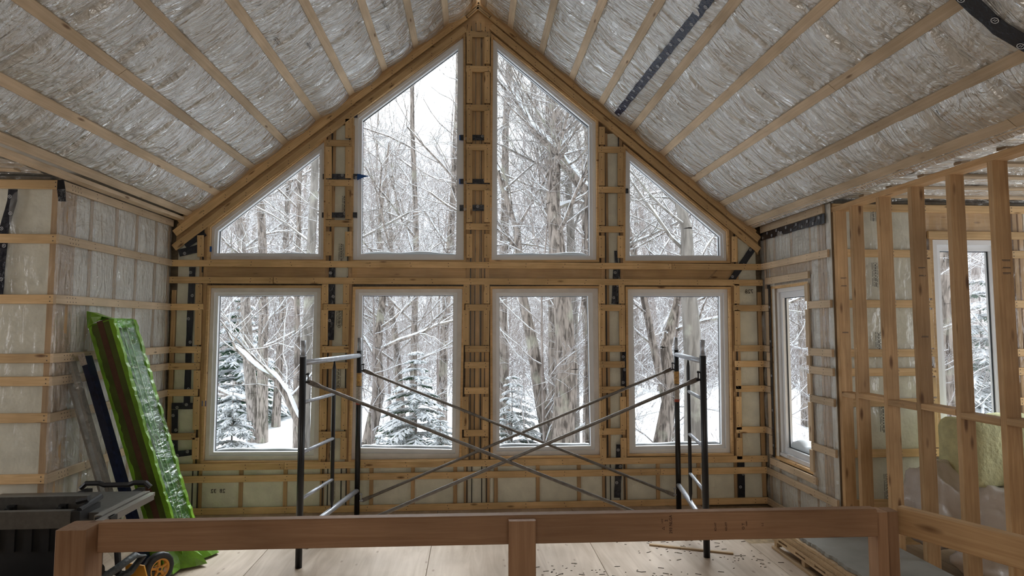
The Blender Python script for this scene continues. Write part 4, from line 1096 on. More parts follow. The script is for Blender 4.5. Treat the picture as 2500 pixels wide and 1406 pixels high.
# loose end of the wrap sticking up at the top, and its skirt on the floor
def crumple(name, rings, mat, parent, seed):
    rs = random.Random(seed); V = []; k = len(rings[0])
    for r_ in rings:
        for p in r_: V.append(Vector(p) + Vector((rs.uniform(-1, 1), rs.uniform(-1, 1), rs.uniform(-1, 1))) * .008)
    return mk(name, V, [(i * k + j, (i + 1) * k + j, (i + 1) * k + j + 1, i * k + j + 1) for i in range(len(rings) - 1) for j in range(k - 1)], mat, parent, False)
T = lambda u, v, l: tuple(pkp(u, v, l))
crumple('loose_wrap_end', [[T(-HU - .004, -HV - .01, Lp - .02), T(-.03, -HV - .014, Lp - .0), T(.0, -HV - .014, Lp + .01)],
                           [T(-HU - .0, -HV - .0, Lp + .05), T(-.03, -HV - .02, Lp + .05), T(.012, -HV - .01, Lp + .03)],
                           [T(-HU + .008, -HV + .0, Lp + .105), T(-.035, -HV - .02, Lp + .075), T(.02, -HV + .01, Lp + .03)],
                           [T(-HU + .012, -HV + .05, Lp + .10), T(-.03, -HV + .05, Lp + .07), T(.03, -HV + .07, Lp + .02)],
                           [T(-HU + .002, -HV + .12, Lp + .03), T(-.03, -HV + .14, Lp + .03), T(.04, -HV + .15, Lp + .01)]], M_LIME, pk, 4)
b0 = Vector((-2.06, 4.53, 0))
rings = []
for h, g_ in ((.28, .0), (.20, .015), (.12, .05), (.05, .09), (.008, .115)):
    row = []
    for i in range(16):
        a_ = -2.4 + 4.4 * i / 15; c_, s_ = math.cos(a_), math.sin(a_)
        ex = (HU + .012 + g_ * (.9 + .5 * math.sin(i * 2.1))); ey = (HV + .012 + g_ * (.8 + .5 * math.cos(i * 1.7)))
        k_ = min(1 / max(abs(c_), 1e-3), 1 / max(abs(s_), 1e-3)) ** .55
        row.append((-2.063 - LE * h + ex * c_ * k_, 4.535 + ey * s_ * k_, h + .01))
    rings.append(row)
crumple('wrap_skirt', rings, M_LIME, pk, 6)
textmesh('wrap_print', 'BIODEGRADABLE', .036, frame4(pkp(HU + .016, .128, .98), -D, Vector((0, 1, 0))), M_INKD, pk)
textmesh('wrap_print', 'BIODEGRADABLE', .030, frame4(pkp(HU + .016, -.112, .86), -D, Vector((0, 1, 0))), M_INKD, pk)
mb = MB(); c = pkp(HU + .016, .062, .92)
for i in range(20):
    a1, a2_ = 2 * math.pi * i / 20 * .86, 2 * math.pi * (i + 1) / 20 * .86
    k = len(mb.v)
    for a_, r_ in ((a1, .034), (a1, .028), (a2_, .028), (a2_, .034)): mb.v.append(tuple(c + Vector((0, 1, 0)) * math.cos(a_) * r_ + D * math.sin(a_) * r_))
    mb.f.append((k, k + 1, k + 2, k + 3))
mb.build('wrap_print', M_INKD, pk)

# ---- clear-wrapped strip bundle beside it
M_NAVY = pmat('navy_profile', (0.012, 0.018, 0.045), .3, noise=.3); M_GREYP = pmat('grey_profile', (0.22, 0.21, 0.19), .5)
M_BLUEP = pmat('blue_label', (0.008, 0.014, 0.04), .3, noise=.6, nscale=30)
cp = empty('clear_wrapped_bundle', (-2.21, 4.30, 0), 'navy and grey trim lengths in clear film leaning left of the lime green carton', 'package')
def cpp(u, v, l): return Vector((-2.225, 4.31, 0.02)) + Xw * u + Yw * v + D * l
def cbox(u0, u1, v0, v1, l0, l1, nm, m_):
    P = [cpp(u, v, l) for l in (l0, l1) for u, v in ((u0, v0), (u1, v0), (u1, v1), (u0, v1))]
    return MB().add(P, [(0, 3, 2, 1), (4, 5, 6, 7), (0, 1, 5, 4), (1, 2, 6, 5), (2, 3, 7, 6), (3, 0, 4, 7)]).build(nm, m_, cp)
cbox(.03, .065, -.03, .05, 0, 1.50, 'trim_length', M_NAVY); cbox(.068, .082, -.035, .02, .0, 1.36, 'trim_length', M_BLUEP)
cbox(-.055, -.035, -.02, .03, .35, 1.56, 'trim_length', M_GREYP); cbox(-.10, -.085, -.02, .03, .5, 1.5, 'trim_length', M_GREYP)
cbox(.025, .067, -.034, -.031, 1.44, 1.52, 'label', M_STW); cbox(.066, .084, -.038, -.036, .20, .27, 'label', M_STW)
V = []; nn_ = 40
for i in range(nn_):
    l = .08 + 1.60 * i / (nn_ - 1)
    w_ = .06 + .035 * math.sin(i * .35) ** 2 if i < 36 else .05
    for j in range(9):
        a_ = math.pi * (j / 8) ; V.append(cpp(-.07 - math.cos(a_) * w_ + rs.uniform(-.005, .005), -.045 * math.sin(a_) - .005 + rs.uniform(-.006, .006), l))
UVs = np.array([[j * .05, i * .04] for i in range(nn_) for j in range(9)], float)
Q = np.array([[i * 9 + j, i * 9 + j + 1, (i + 1) * 9 + j + 1, (i + 1) * 9 + j] for i in range(nn_ - 1) for j in range(8)])
mknp('clear_film', np.array([tuple(p) for p in V]), Q, M_CLEAR, cp, True, UVs)
# ---- table saw
M_SAWG = pmat('grey_saw_alloy', (0.115, 0.11, 0.10), .38, metal=.3, noise=.15, nscale=40); M_SAWB = pmat('black_saw_plastic', (0.012, 0.012, 0.013), .5, noise=.3, nscale=12)
M_SAWL = pmat('pale_saw_rail', (0.32, 0.30, 0.27), .38, metal=.5); M_SAWY = pmat('yellow_wheel_hub', (0.62, 0.28, 0.03), .45); M_HOSE = pmat('grey_hose', (0.05, .055, .055), .5, bump=.5, bscale=60)
ts = empty('table_saw', (-2.3, 3.6, 0), 'portable table saw with grey fence and black wheeled stand beside the left rail post', 'table saw')
zt_ = .65
MB().box(-2.85, -2.035, 3.50, 3.93, zt_ - .035, zt_).build('table_top', M_SAWG, ts)
mb = MB(); mb.box(-2.85, -2.22, 3.56, 3.88, .12, .40); mb.box(-2.80, -2.14, 3.56, 3.88, .40, zt_ - .035)
for q in range(6): mb.box(-2.72 + q * .09, -2.68 + q * .09, 3.548, 3.56, .43, .58)
mb.build('motor_housing', M_SAWB, ts)
MB().box(-2.85, -2.12, 3.50, 3.512, zt_ - .07, zt_ - .035).build('front_apron', M_SAWB, ts)
mb = MB(); mb.box(-2.035, -1.995, 3.46, 3.95, zt_ - .028, zt_ - .005).box(-1.985, -1.955, 3.38, 3.93, zt_ - .03, zt_ - .008).box(-1.955, -1.945, 3.38, 3.90, zt_ - .045, zt_ - .01)
mb.build('side_rail', M_SAWL, ts)
mb = MB(); mb.box(-2.02, -1.935, 3.44, 3.50, zt_ - .06, zt_ - .01); mb.tube([(-1.99, 3.40, zt_ - .03), (-1.95, 3.50, zt_ - .055)], .012, 8); mb.build('rail_clamp', M_SAWB, ts)
MB().box(-2.95, -2.13, 3.555, 3.60, zt_ + .002, zt_ + .075).build('rip_fence', M_SAWG, ts)
MB().box(-2.95, -2.13, 3.415, 3.45, zt_ - .055, zt_ + .035).build('front_fence', M_SAWG, ts)
for x_ in (-2.52, -2.25): MB().box(x_ - .02, x_ + .02, 3.535, 3.556, zt_ + .0, zt_ + .035).tube([(x_, 3.50, zt_ + .02), (x_, 3.54, zt_ + .02)], .011, 8).build('fence_knob', M_SAWB, ts)
mb = MB(); mb.box(-2.128, -2.085, 3.42, 3.60, zt_ - .05, zt_ + .03).tube([(-2.15, 3.50, zt_ + .06), (-2.09, 3.50, zt_ + .075)], .015, 8).tube([(-2.10, 3.44, zt_ + .03), (-2.085, 3.60, zt_ + .06)], .016, 8); mb.build('fence_latch', M_SAWB, ts)
mb = MB(); mb.tube([(-2.45, 4.02, zt_ + .0), (-2.42, 4.02, zt_ + .030), (-2.34, 4.02, zt_ + .030), (-2.31, 4.02, zt_ + .018), (-2.16, 4.02, zt_ + .018), (-2.13, 4.02, zt_ + .030), (-2.06, 4.02, zt_ + .028), (-2.03, 4.02, zt_ - .0)], .016, 8); mb.box(-2.42, -2.38, 3.93, 4.02, zt_ - .03, zt_ + .0).box(-2.10, -2.06, 3.93, 4.02, zt_ - .03, zt_ + .0); mb.build('outfeed_support', M_SAWB, ts)
for x_, y_ in ((-2.20, 3.53), (-2.88, 3.55), (-2.16, 3.90), (-2.88, 3.85)):
    MB().tube([(x_, y_, .42), (x_ + (.04 if x_ > -2.4 else -.04), y_, .02)], .018, 8).build('leg', M_SAWB, ts)
mb = MB(); mb.tube([(-2.72, 3.55, .16), (-2.08, 3.55, .16)], .014, 8).tube([(-2.72, 3.85, .16), (-2.08, 3.85, .16)], .014, 8).tube([(-2.08, 3.55, .16), (-2.08, 3.98, .12)], .014, 8); mb.build('stand_bar', M_SAWB, ts)
mb = MB(); mb.tube([(-2.22, 3.62, .30), (-2.07, 3.58, .30)], .044, 18, cap=False).tube([(-2.22, 3.62, .30), (-2.068, 3.58, .30)], .038, 18, cap=False); mb.build('dust_port', M_SAWG, ts, True)
mb = MB(); mb.tube([(-2.25, 3.50, .16), (-2.12, 3.55, .22), (-2.02, 3.66, .285), (-1.97, 3.76, .325), (-1.955, 3.82, .30), (-1.99, 3.76, .235), (-2.10, 3.6, .17)], .021, 12); mb.build('lift_handle', M_HOSE, ts, True)
def wheel(c, ax, r, w):
    ax = Vector(ax).normalized(); u = ax.cross(Vector((0, 0, 1))).normalized(); w2 = u.cross(ax); c = Vector(c)
    pr_ = [(.62 * r, -w / 2), (.86 * r, -w / 2), (.97 * r, -w * .36), (r, -w * .15), (r, w * .15), (.97 * r, w * .36), (.86 * r, w / 2), (.62 * r, w / 2)]
    mb = MB(); n_ = 28
    for i in range(n_):
        a_ = 2 * math.pi * i / n_; d = u * math.cos(a_) + w2 * math.sin(a_); k_ = .03 * r if i % 2 else 0
        for q, (rr, t_) in enumerate(pr_): mb.v.append(tuple(c + d * (rr - (k_ if 2 <= q <= 5 else 0)) + ax * t_))
    m_ = len(pr_)
    for i in range(n_):
        for j in range(m_): mb.f.append((i * m_ + j, i * m_ + (j + 1) % m_, ((i + 1) % n_) * m_ + (j + 1) % m_, ((i + 1) % n_) * m_ + j))
    wo = mb.build('wheel', M_SAWB, ts, True)
    mb = MB()
    mb.tube([c - ax * w * .3, c + ax * w * .42], [.2 * r, .2 * r], 14)
    for i in range(n_):
        a_, b_ = 2 * math.pi * i / n_, 2 * math.pi * (i + 1) / n_; k = len(mb.v)
        for an, rr, t_ in ((a_, .64 * r, w * .5), (b_, .64 * r, w * .5), (b_, .52 * r, w * .42), (a_, .52 * r, w * .42), (a_, .52 * r, -w * .2), (b_, .52 * r, -w * .2)):
            mb.v.append(tuple(c + (u * math.cos(an) + w2 * math.sin(an)) * rr + ax * t_))
        mb.f += [(k, k + 1, k + 2, k + 3), (k + 3, k + 2, k + 5, k + 4)]
    for i in range(5):
        a_ = 2 * math.pi * i / 5 + .3; d = u * math.cos(a_) + w2 * math.sin(a_); s_ = ax.cross(d)
        mb.obox(c + d * .36 * r + ax * w * .25, d, s_, ax, .19 * r, .07 * r, w * .1)
    h = mb.build('wheel_hub', M_SAWY, ts)
    h['label'] = 'yellow spoked hub'
    MB().tube([c + ax * w * .42, c + ax * w * .5], .08 * r, 10).build('axle_cap', M_SAWB, ts)
wheel((-2.02, 4.13, .105), (1, -.55, 0), .105, .05); wheel((-2.62, 4.10, .105), (-1, 0, 0), .105, .05)
MB().tube([(-2.62, 4.10, .105), (-2.14, 4.07, .105), (-2.03, 4.12, .105)], .014, 8).build('axle', M_SAWB, ts)
mb = MB(); mb.add([(-2.08, 3.90, .0), (-1.93, 3.90, .0), (-1.99, 3.90, .21), (-2.10, 3.90, .23), (-2.08, 3.912, .0), (-1.93, 3.912, .0), (-1.99, 3.912, .21), (-2.10, 3.912, .23)], [(0, 1, 2, 3), (7, 6, 5, 4), (0, 4, 5, 1), (1, 5, 6, 2), (2, 6, 7, 3), (3, 7, 4, 0)]); mb.build('foot_plate', M_SAWY, ts)
# tarp and offcuts heaped under the saw
def blob(name, c, r, mat, parent=None, seed=0, rough=.15, sq=2.0, nu=26, nv=16, fl=0.0, wr=.03, f=3.0):
    V = []; rs = random.Random(seed); ph = [rs.uniform(0, 6) for _ in range(8)]
    for i in range(nv + 1):
        th = math.pi * i / nv
        for j in range(nu):
            p_ = 2 * math.pi * j / nu; d = Vector((math.sin(th) * math.cos(p_), math.sin(th) * math.sin(p_), math.cos(th)))
            e = (abs(d.x) ** sq + abs(d.y) ** sq + abs(d.z) ** sq) ** (-1 / sq)
            k_ = 1 + rough * (math.sin(f * d.x + ph[0]) * math.cos(f * d.y * 1.3 + ph[1]) + .5 * math.sin(2.3 * f * d.z + ph[2] + d.x * 4)) + wr * math.sin(14 * d.x + 9 * d.z + ph[3]) * math.sin(11 * d.y + ph[4] + 5 * d.z)
            q = Vector((d.x * r[0], d.y * r[1], d.z * r[2])) * e * k_
            q.z = max(q.z, -r[2] * .86)
            V.append(Vector(c) + q)
    Fc = [(i * nu + j, (i + 1) * nu + j, (i + 1) * nu + (j + 1) % nu, i * nu + (j + 1) % nu) for i in range(nv) for j in range(nu)]
    return mk(name, V, Fc, mat, parent, True)
M_TARP = pmat('grey_brown_tarp', (.06, .05, .04), .7, noise=.3, bump=1, bscale=20); M_ORANGE = pmat('orange_tool_case', (.55, .14, .02), .5)
o = blob('dust_sheet', (-2.46, 3.24, .19), (.30, .20, .22), M_TARP, None, 5, .12, 2.4, wr=.06); tag(o, 'crumpled grey dust sheet heaped on the floor under the table saw', 'sheet')
o = MB().box(-2.15, -2.06, 3.20, 3.34, .0, .25).box(-2.13, -2.08, 3.25, 3.29, .25, .29).build('tool_case', M_ORANGE); tag(o, 'small orange tool case on the floor below the saw fence', 'case')

# ---- pallet, stacked sheets and the grey board
M_PAL = wood('pallet_wood', (0.60, 0.44, 0.28), (0.42, 0.28, 0.15), knots=.6); M_CEM = pmat('grey_cement_board', (0.235, 0.225, 0.20), .85, noise=.12, nscale=5, bump=.15, bscale=60)
pl = empty('pallet', (2.54, 3.75, 0), 'low softwood pallet carrying the grey boards beside the stud partition', 'pallet')
px0, px1, py0, py1 = 2.26, 2.81, 3.0, 4.495
for y_ in np.linspace(py0 + .05, py1 - .05, 7): board('deck_slat', (px0, y_, .083), (px1, y_, .083), .11, .016, (0, 0, 1), M_PAL, pl)
for x_ in (px0 + .02, (px0 + px1) / 2, px1 - .02):
    board('stringer', (x_, py0, .068), (x_, py1, .068), .04, .015, (0, 0, 1), M_PAL, pl); board('runner', (x_, py0, .0), (x_, py1, .0), .04, .02, (0, 0, 1), M_PAL, pl)
    for y_ in (3.06, 3.42, 3.76, 4.10, 4.475): board('block', (x_, y_, .02), (x_, y_, .068), .04, .04, (1, 0, 0), M_PAL, pl)
sh = empty('sheet_stack', (2.54, 3.75, .1), 'pale wood sheets with splintered edges stacked on the pallet', 'boards')
rs = random.Random(8)
for k in range(4):
    e = [rs.uniform(-.006, .006) for _ in range(4)]
    n_ = 24; z0 = .1005 + k * .0225; V = []
    L_ = [(px0 + e[0] + rs.uniform(-.003, .003), py0 + (py1 - py0 - .03) * i / n_) for i in range(n_ + 1)]
    pol = L_ + [(px1 + e[1], py1 - .03), (px1 + e[1], py0)]
    V = [(x_, y_, z0) for x_, y_ in pol] + [(x_, y_, z0 + .0205) for x_, y_ in pol]; kk = len(pol)
    mk('board_sheet', V, [tuple(range(kk)), tuple(range(2 * kk - 1, kk - 1, -1))] + [(i, kk + i, kk + (i + 1) % kk, (i + 1) % kk) for i in range(kk)], M_PAL, sh)
n_ = 70; pol = [(px0 + .018 + rs.uniform(-.007, .007) + .004 * math.sin(i * .5), 3.0 + 1.25 * i / n_) for i in range(n_ + 1)] + [(px1 + .004, 4.25), (px1 + .01, 3.0)]; kk = len(pol)
cb_ = mk('cement_board', [(x_, y_, .191) for x_, y_ in pol] + [(x_ + (.004 if i <= n_ else 0), y_, .212) for i, (x_, y_) in enumerate(pol)], [tuple(range(kk)), tuple(range(2 * kk - 1, kk - 1, -1))] + [(i, kk + i, kk + (i + 1) % kk, (i + 1) % kk) for i in range(kk)], M_CEM)
tag(cb_, 'smooth grey cement board with a crumbly edge lying on top of the pale sheets', 'board')

# ---- insulation behind the partition
def bun(name, c, r, label, rot=0.0, seed=1):
    o = blob(name, (0, 0, 0), r, M_BATTY, None, seed, .03, 7.0, 36, 24, wr=.012, f=2); o.location = c; o.rotation_euler = (0, 0, rot); return tag(o, label, 'insulation')
bun('insulation_pack', (3.54, 4.05, .79), (.19, .16, .235), 'pale yellow block of glass wool standing tallest on the bags', .1, 2)
bun('insulation_pack', (3.88, 4.10, .80), (.15, .16, .24), 'pale yellow glass wool block beside the tallest one, below the casement', -.05, 3)
bun('insulation_pack', (3.86, 3.92, .66), (.17, .10, .11), 'flat yellow glass wool block lying in front of the standing blocks', .05, 4)
M_BAG = pmat('white_poly_bag', (0.66, 0.62, 0.59), .26, noise=.06, nscale=5, bump=1.0, bscale=13)
for i, (c, r, l) in enumerate((((3.30, 4.12, .40), (.21, .20, .30), 'pinkish white plastic bag of insulation slumped against the wing wall'),
                               ((3.62, 3.95, .38), (.22, .20, .22), 'bulging white plastic bag of insulation under the glass wool blocks'),
                               ((3.92, 4.08, .34), (.18, .20, .26), 'white plastic bag wedged below the flat glass wool block'),
                               ((3.46, 3.86, .115), (.24, .16, .12), 'lowest white plastic bag lying flat on the floor in the wing'),
                               ((3.95, 3.76, .17), (.26, .20, .18), 'white plastic bag lying nearest the partition on the wing floor'))):
    o = blob('insulation_bag', c, r, M_BAG, None, 20 + i, .13, 2.5, 48, 32, wr=.045, f=3.6); tag(o, l, 'bag')

# ---- scraps on the floor
spl = board('wood_offcut', (1.36, 4.62, .0), (1.92, 4.40, .0), .028, .012, (0, 0, 1), M_PAL); tag(spl, 'thin wood offcut lying on the plywood near the right scaffold leg', 'offcut')
spl.rotation_mode = 'XYZ'
mb = MB(); rs = random.Random(11)
for i in range(230):
    cx_, cy_ = rs.choice([(1.35, 4.75), (1.30, 4.05), (1.55, 4.5), (1.75, 4.85), (2.0, 4.3), (1.2, 4.9), (.6, 4.2), (1.9, 4.75)])
    x_, y_ = cx_ + rs.gauss(0, .16), cy_ + rs.gauss(0, .07)
    if x_ > 2.22: continue
    a_ = rs.uniform(-.6, .6); l_ = rs.choice([.004, .006, .008, .02]); mb.obox((x_, y_, .0015), (math.cos(a_), math.sin(a_), 0), (-math.sin(a_), math.cos(a_), 0), (0, 0, 1), l_, .0022, .0012)
for i in range(40):
    t_ = i / 40; a_ = -.42; mb.obox((.95 + .22 * t_ + rs.gauss(0, .004), 4.06 - .12 * t_ + rs.gauss(0, .006), .003), (1, -.5, 0), (.5, 1, 0), (0, 0, 1), .012, .003, .002)
sd = mb.build('sawdust_scraps', pmat('dark_scraps', (.05, .035, .02), .9)); tag(sd, 'dark wood chips and splinters scattered on the plywood floor', 'debris', kind='stuff')

# ================================================================== OUTSIDE
def gz(x, y):
    """ground height: a shallow hollow by the house, then a rising wooded hill"""
    y = np.asarray(y, float); x = np.asarray(x, float)
    d = np.maximum(y, np.abs(x) * .6 + 2)
    h = -1.25 + .03 * np.clip(d - 8, 0, 10) + .10 * np.clip(d - 16, 0, 16) + .40 * np.clip(d - 32, 0, 50)
    return h + .22 * np.sin(x * .45 + 1) * np.sin(y * .31) + .35 * vnoise(x * .12 + 40, y * .12 + 40, 3) * np.clip((d - 6) / 10, 0, 1)
gx = np.linspace(-90, 90, 150); gy = np.concatenate([np.linspace(-6, 30, 80), np.linspace(31, 95, 60)])
X_, Y_ = np.meshgrid(gx, gy, indexing='ij'); Z_ = gz(X_, Y_)
idx = np.arange(X_.size).reshape(X_.shape); Q = np.stack([idx[:-1, :-1], idx[1:, :-1], idx[1:, 1:], idx[:-1, 1:]], -1).reshape(-1, 4)
gd = mknp('ground_snow', np.stack([X_, Y_, Z_], -1).reshape(-1, 3), Q, M_SNOW, None, True); gd['kind'] = 'structure'

def frusta(A, B, RA, RB, n):
    """independent tapered tubes from arrays of ends"""
    A, B = np.array(A), np.array(B); RA, RB = np.array(RA)[:, None, None], np.array(RB)[:, None, None]
    d = B - A; L = np.linalg.norm(d, axis=1, keepdims=True); d = d / np.maximum(L, 1e-6)
    h = np.where(np.abs(d[:, 2:3]) > .9, np.array([[1., 0, 0]]), np.array([[0, 0, 1.]])); u = np.cross(d, h); u /= np.linalg.norm(u, axis=1, keepdims=True); w = np.cross(u, d)
    a = np.arange(n) * 2 * math.pi / n; ring = u[:, None] * np.cos(a)[None, :, None] + w[:, None] * np.sin(a)[None, :, None]
    V = np.concatenate([A[:, None] + ring * RA, B[:, None] + ring * RB], 1)
    k = np.arange(len(A))[:, None] * 2 * n; j = np.arange(n)[None]; j2 = (np.arange(n)[None] + 1) % n
    Q = np.stack([k + j, k + j2, k + n + j2, k + n + j], -1).reshape(-1, 4)
    return V.reshape(-1, 3), Q
def join(parts):
    V, Q, o = [], [], 0
    for v, q in parts: V.append(v); Q.append(q + o); o += len(v)
    return np.concatenate(V), np.concatenate(Q)
class Segs:
    def __init__(s): s.a = {0: [], 1: [], 2: [], 3: []}; s.snow = []
    def seg(s, lv, a, b, ra, rb):
        s.a[lv].append((a, b, ra, rb))
        d = b - a; L = d.length
        if lv <= 2 and L > 1e-4:
            hz = math.hypot(d.x, d.y) / L
            if hz > .38 and ra > .004:
                up = Vector((0, 0, 1)); up = (up - d * (up.dot(d) / L / L)).normalized()
                w_ = max(ra * .85, .005 if lv == 2 else .009) * (.6 + .5 * s.rng.random())
                s.snow.append((a + up * (ra * .75), b + up * (rb * .75), w_, w_ * .9))
def wob(d, k, rng, up=0.0):
    d = Vector((d.x + rng.uniform(-k, k), d.y + rng.uniform(-k, k), d.z + rng.uniform(-k, k) + up)); d.normalize(); return d
def make_tree(seed, h=14, r0=.13, lean=(0, 0), nbr=20, first=.18, spread=1.0, twig=1.0, l2=4, fork=False, path=None):
    rng = random.Random(seed); S = Segs(); S.rng = rng
    n0 = 14
    if path: P = [Vector(p) for p in path]; n0 = len(P) - 1
    else:
        P = [Vector((0, 0, -.4))]; d = Vector((lean[0], lean[1], 1)).normalized()
        for i in range(n0):
            d = wob(d, .05, rng, .03); P.append(P[-1] + d * (h / n0))
    R = [r0 * (1.15 if i == 0 else 1) * (1 - .86 * (i / n0) ** 1.1) for i in range(n0 + 1)]
    for i in range(n0): S.seg(0, P[i], P[i + 1], R[i], R[i + 1])
    def br(lv, p, d, L, r):
        ns = (0, 6, 4, 2)[lv]
        for i in range(ns):
            d = wob(d, (0, .22, .30, .32)[lv], rng, (0, .05, .03, 0)[lv]); q = p + d * (L / ns); r2 = r * (1 - .75 / ns)
            S.seg(lv, p, q, r, r2)
            if lv < 3:
                cnt = (0, 2, 2)[lv] if rng.random() < (.9 if lv == 1 else .75 * twig) else 1
                for _ in range(cnt):
                    if lv == 1 and i == 0 and rng.random() < .5: continue
                    sd_ = Vector((rng.uniform(-1, 1), rng.uniform(-1, 1), rng.uniform(-.5, .9))); dd = (d * .8 + sd_ * .8).normalized()
                    br(lv + 1, q, dd, L * rng.uniform(.32, .55), max(r2 * .5, .0035))
            p, r = q, r2
    for k in range(nbr):
        t_ = first + (1 - first) * (k + rng.random()) / nbr; i = min(n0 - 1, int(t_ * n0)); p = P[i].lerp(P[i + 1], t_ * n0 - i)
        a_ = rng.uniform(0, 6.28); el = rng.uniform(.15, .9)
        br(1, p, Vector((math.cos(a_) * spread, math.sin(a_) * spread, el)).normalized(), h * rng.uniform(.13, .26) * (1.25 - .7 * t_), max(.010, R[i] * rng.uniform(.22, .45)))
    return S
def tree_meshes(S, nm, mat, sides=(9, 5, 4, 3), snow=True):
    parts = []
    for lv in range(4):
        if S.a[lv]: A, B, ra, rb = zip(*S.a[lv]); parts.append(frusta(A, B, ra, rb, sides[lv]))
    V, Q = join(parts); me = mknp(nm, V, Q, mat, False, True)
    sm = None
    if snow and S.snow:
        A, B, ra, rb = zip(*S.snow); V, Q = frusta(A, B, ra, rb, 4); sm = mknp('snow_cover', V, Q, M_SNOW, False, True)
    return me, sm
def put_tree(me, sm, loc, rz, sc_, label, group=None, cat='tree', nm='bare_tree'):
    o = bpy.data.objects.new(nm, me); o.location = loc; o.rotation_euler = (0, 0, rz); o.scale = (sc_,) * 3; COL.objects.link(o)
    tag(o, label, cat, group)
    if sm:
        c = bpy.data.objects.new('snow_cover', sm); COL.objects.link(c); c.parent = o; c['kind'] = 'stuff'
    return o
rt = random.Random(21)
protos = []
for k in range(9):
    S = make_tree(100 + k, h=rt.uniform(11, 16), r0=rt.uniform(.09, .17), lean=(rt.uniform(-.06, .06), rt.uniform(-.04, .04)), nbr=rt.choice((16, 20, 24)), first=.12, twig=1.0)
    protos.append(tree_meshes(S, 'bare_tree', M_BARKF if k % 3 else M_BARK))
sap = []
for k in range(4):
    S = make_tree(200 + k, h=rt.uniform(4, 7), r0=rt.uniform(.02, .035), lean=(rt.uniform(-.1, .1), rt.uniform(-.06, .06)), nbr=22, first=.1, twig=.9)
    sap.append(tree_meshes(S, 'sapling', M_BARKF))
G1, G2 = 'bare trees in the snowy woods', 'thin saplings in the snow near the house'
placed = []
def try_spot(y0, y1, gap, xr=.85, x_off=0.0):
    for _ in range(40):
        y = rt.uniform(y0, y1); x = rt.uniform(-xr * y - 2, (xr + .25) * y + 2)
        if all((x - a) ** 2 + (y - b) ** 2 > gap * gap for a, b in placed): placed.append((x, y)); return x, y
    return None
KEYT = []
for (y0, y1, cnt, gap) in ((12, 20, 15, 1.8), (20, 32, 34, 2.0), (32, 50, 44, 2.2), (50, 66, 26, 2.6)):
    for _ in range(cnt):
        s_ = try_spot(y0, y1, gap)
        if not s_: continue
        me, sm = rt.choice(protos)
        put_tree(me, sm, (s_[0], s_[1], float(gz(s_[0], s_[1])) - .1), rt.uniform(0, 6.28), rt.uniform(.8, 1.25), 'slender bare tree with snow on its branches in the woods beyond the windows', G1)
for _ in range(40):
    s_ = try_spot(8.5, 20, .8)
    if s_:
        me, sm = rt.choice(sap); put_tree(me, sm, (s_[0], s_[1], float(gz(s_[0], s_[1])) - .05), rt.uniform(0, 6.28), rt.uniform(.7, 1.2), 'thin snow-dusted sapling in the clearing outside the windows', G2, nm='sapling')
# fine brushwood that fills the hillside
rn_ = np.random.RandomState(5); nT = 85000
yb_ = rn_.uniform(19, 80, nT) ; xb_ = rn_.uniform(-1, 1.1, nT) * yb_ * .85
zb_ = gz(xb_, yb_) + rn_.uniform(0, 1, nT) ** 1.2 * np.clip(.10 * yb_ - 1.2, .8, 5.5)
A = np.stack([xb_, yb_, zb_], -1); d = rn_.normal(size=(nT, 3)) * [.7, .5, .6] + [0, 0, 1.0]; d /= np.linalg.norm(d, axis=1, keepdims=True)
L = rn_.uniform(.6, 2.2, nT)[:, None]; ra = rn_.uniform(.005, .012, nT) * (1 + yb_ / 35)
V, Q = frusta(A, A + d * L, ra, ra * .4, 3)
bw = mknp('brushwood', V, Q, M_BARKF, None, True); tag(bw, 'tangle of snowy twigs and brush filling the hillside behind the trees', 'brush', kind='stuff')

# near trees that can be told apart
def key_tree(px, py, Y, dia_px, label, seed, lean=(0, 0), h=13, mat=None, nbr=16, first=.3, path_px=None, nm='bare_tree', twig=.8, spread=1.0):
    base = onY(px, py, Y); g = float(gz(base.x, Y)); r0 = dia_px / F * Y / 2
    path = None
    if path_px:
        pts = [onY(x, y, Y + dy) for x, y, dy in path_px]; base = pts[0].copy(); base.z = g - .3 if pts[0].z > g else pts[0].z
        path = []
        for a_, b_ in zip(pts[:-1], pts[1:]):
            for q in range(3): path.append(a_.lerp(b_, q / 3) - base)
        path.append(pts[-1] - base)
        if g < pts[0].z - .05: path.insert(0, Vector((0, 0, 0)))
    else: base.z = g
    S = make_tree(seed, h=h, r0=r0, lean=lean, nbr=nbr, first=first, path=path, twig=twig, spread=spread)
    me, sm = tree_meshes(S, nm, mat or M_BARKN, sides=(16, 7, 5, 3))
    return put_tree(me, sm, base, 0, 1, label, nm=nm)
key_tree(1375, 1095, 9.6, 62, 'thick rough-barked maple trunk seen through the third lower window', 301, path_px=[(1372, 1100, 0), (1385, 900, 0), (1372, 720, 0), (1350, 500, .3), (1358, 300, .6), (1330, 120, 1), (1300, -150, 1.5)], nbr=12, first=.45)
key_tree(1330, 1095, 10.4, 40, 'leaning forked maple trunk left of the thick one in the third lower window', 302, path_px=[(1345, 1100, 0), (1318, 950, 0), (1302, 850, 0), (1275, 720, 0), (1262, 560, .2), (1215, 420, .5), (1120, 200, 1)], nbr=10, first=.5)
key_tree(1620, 1095, 10.2, 44, 'gnarled maple trunk with a burl behind the fourth lower window', 303, path_px=[(1612, 1100, 0), (1640, 950, 0), (1625, 850, .1), (1655, 735, .2), (1668, 600, .5), (1690, 400, .8)], nbr=10, first=.5)
key_tree(1690, 1095, 8.9, 58, 'smooth pale beech trunk filling the right half of the fourth lower window', 304, mat=M_BARKG, path_px=[(1698, 1100, 0), (1695, 900, 0), (1682, 720, 0), (1676, 560, 0), (1640, 420, .2), (1600, 250, .5)], nbr=8, first=.55)
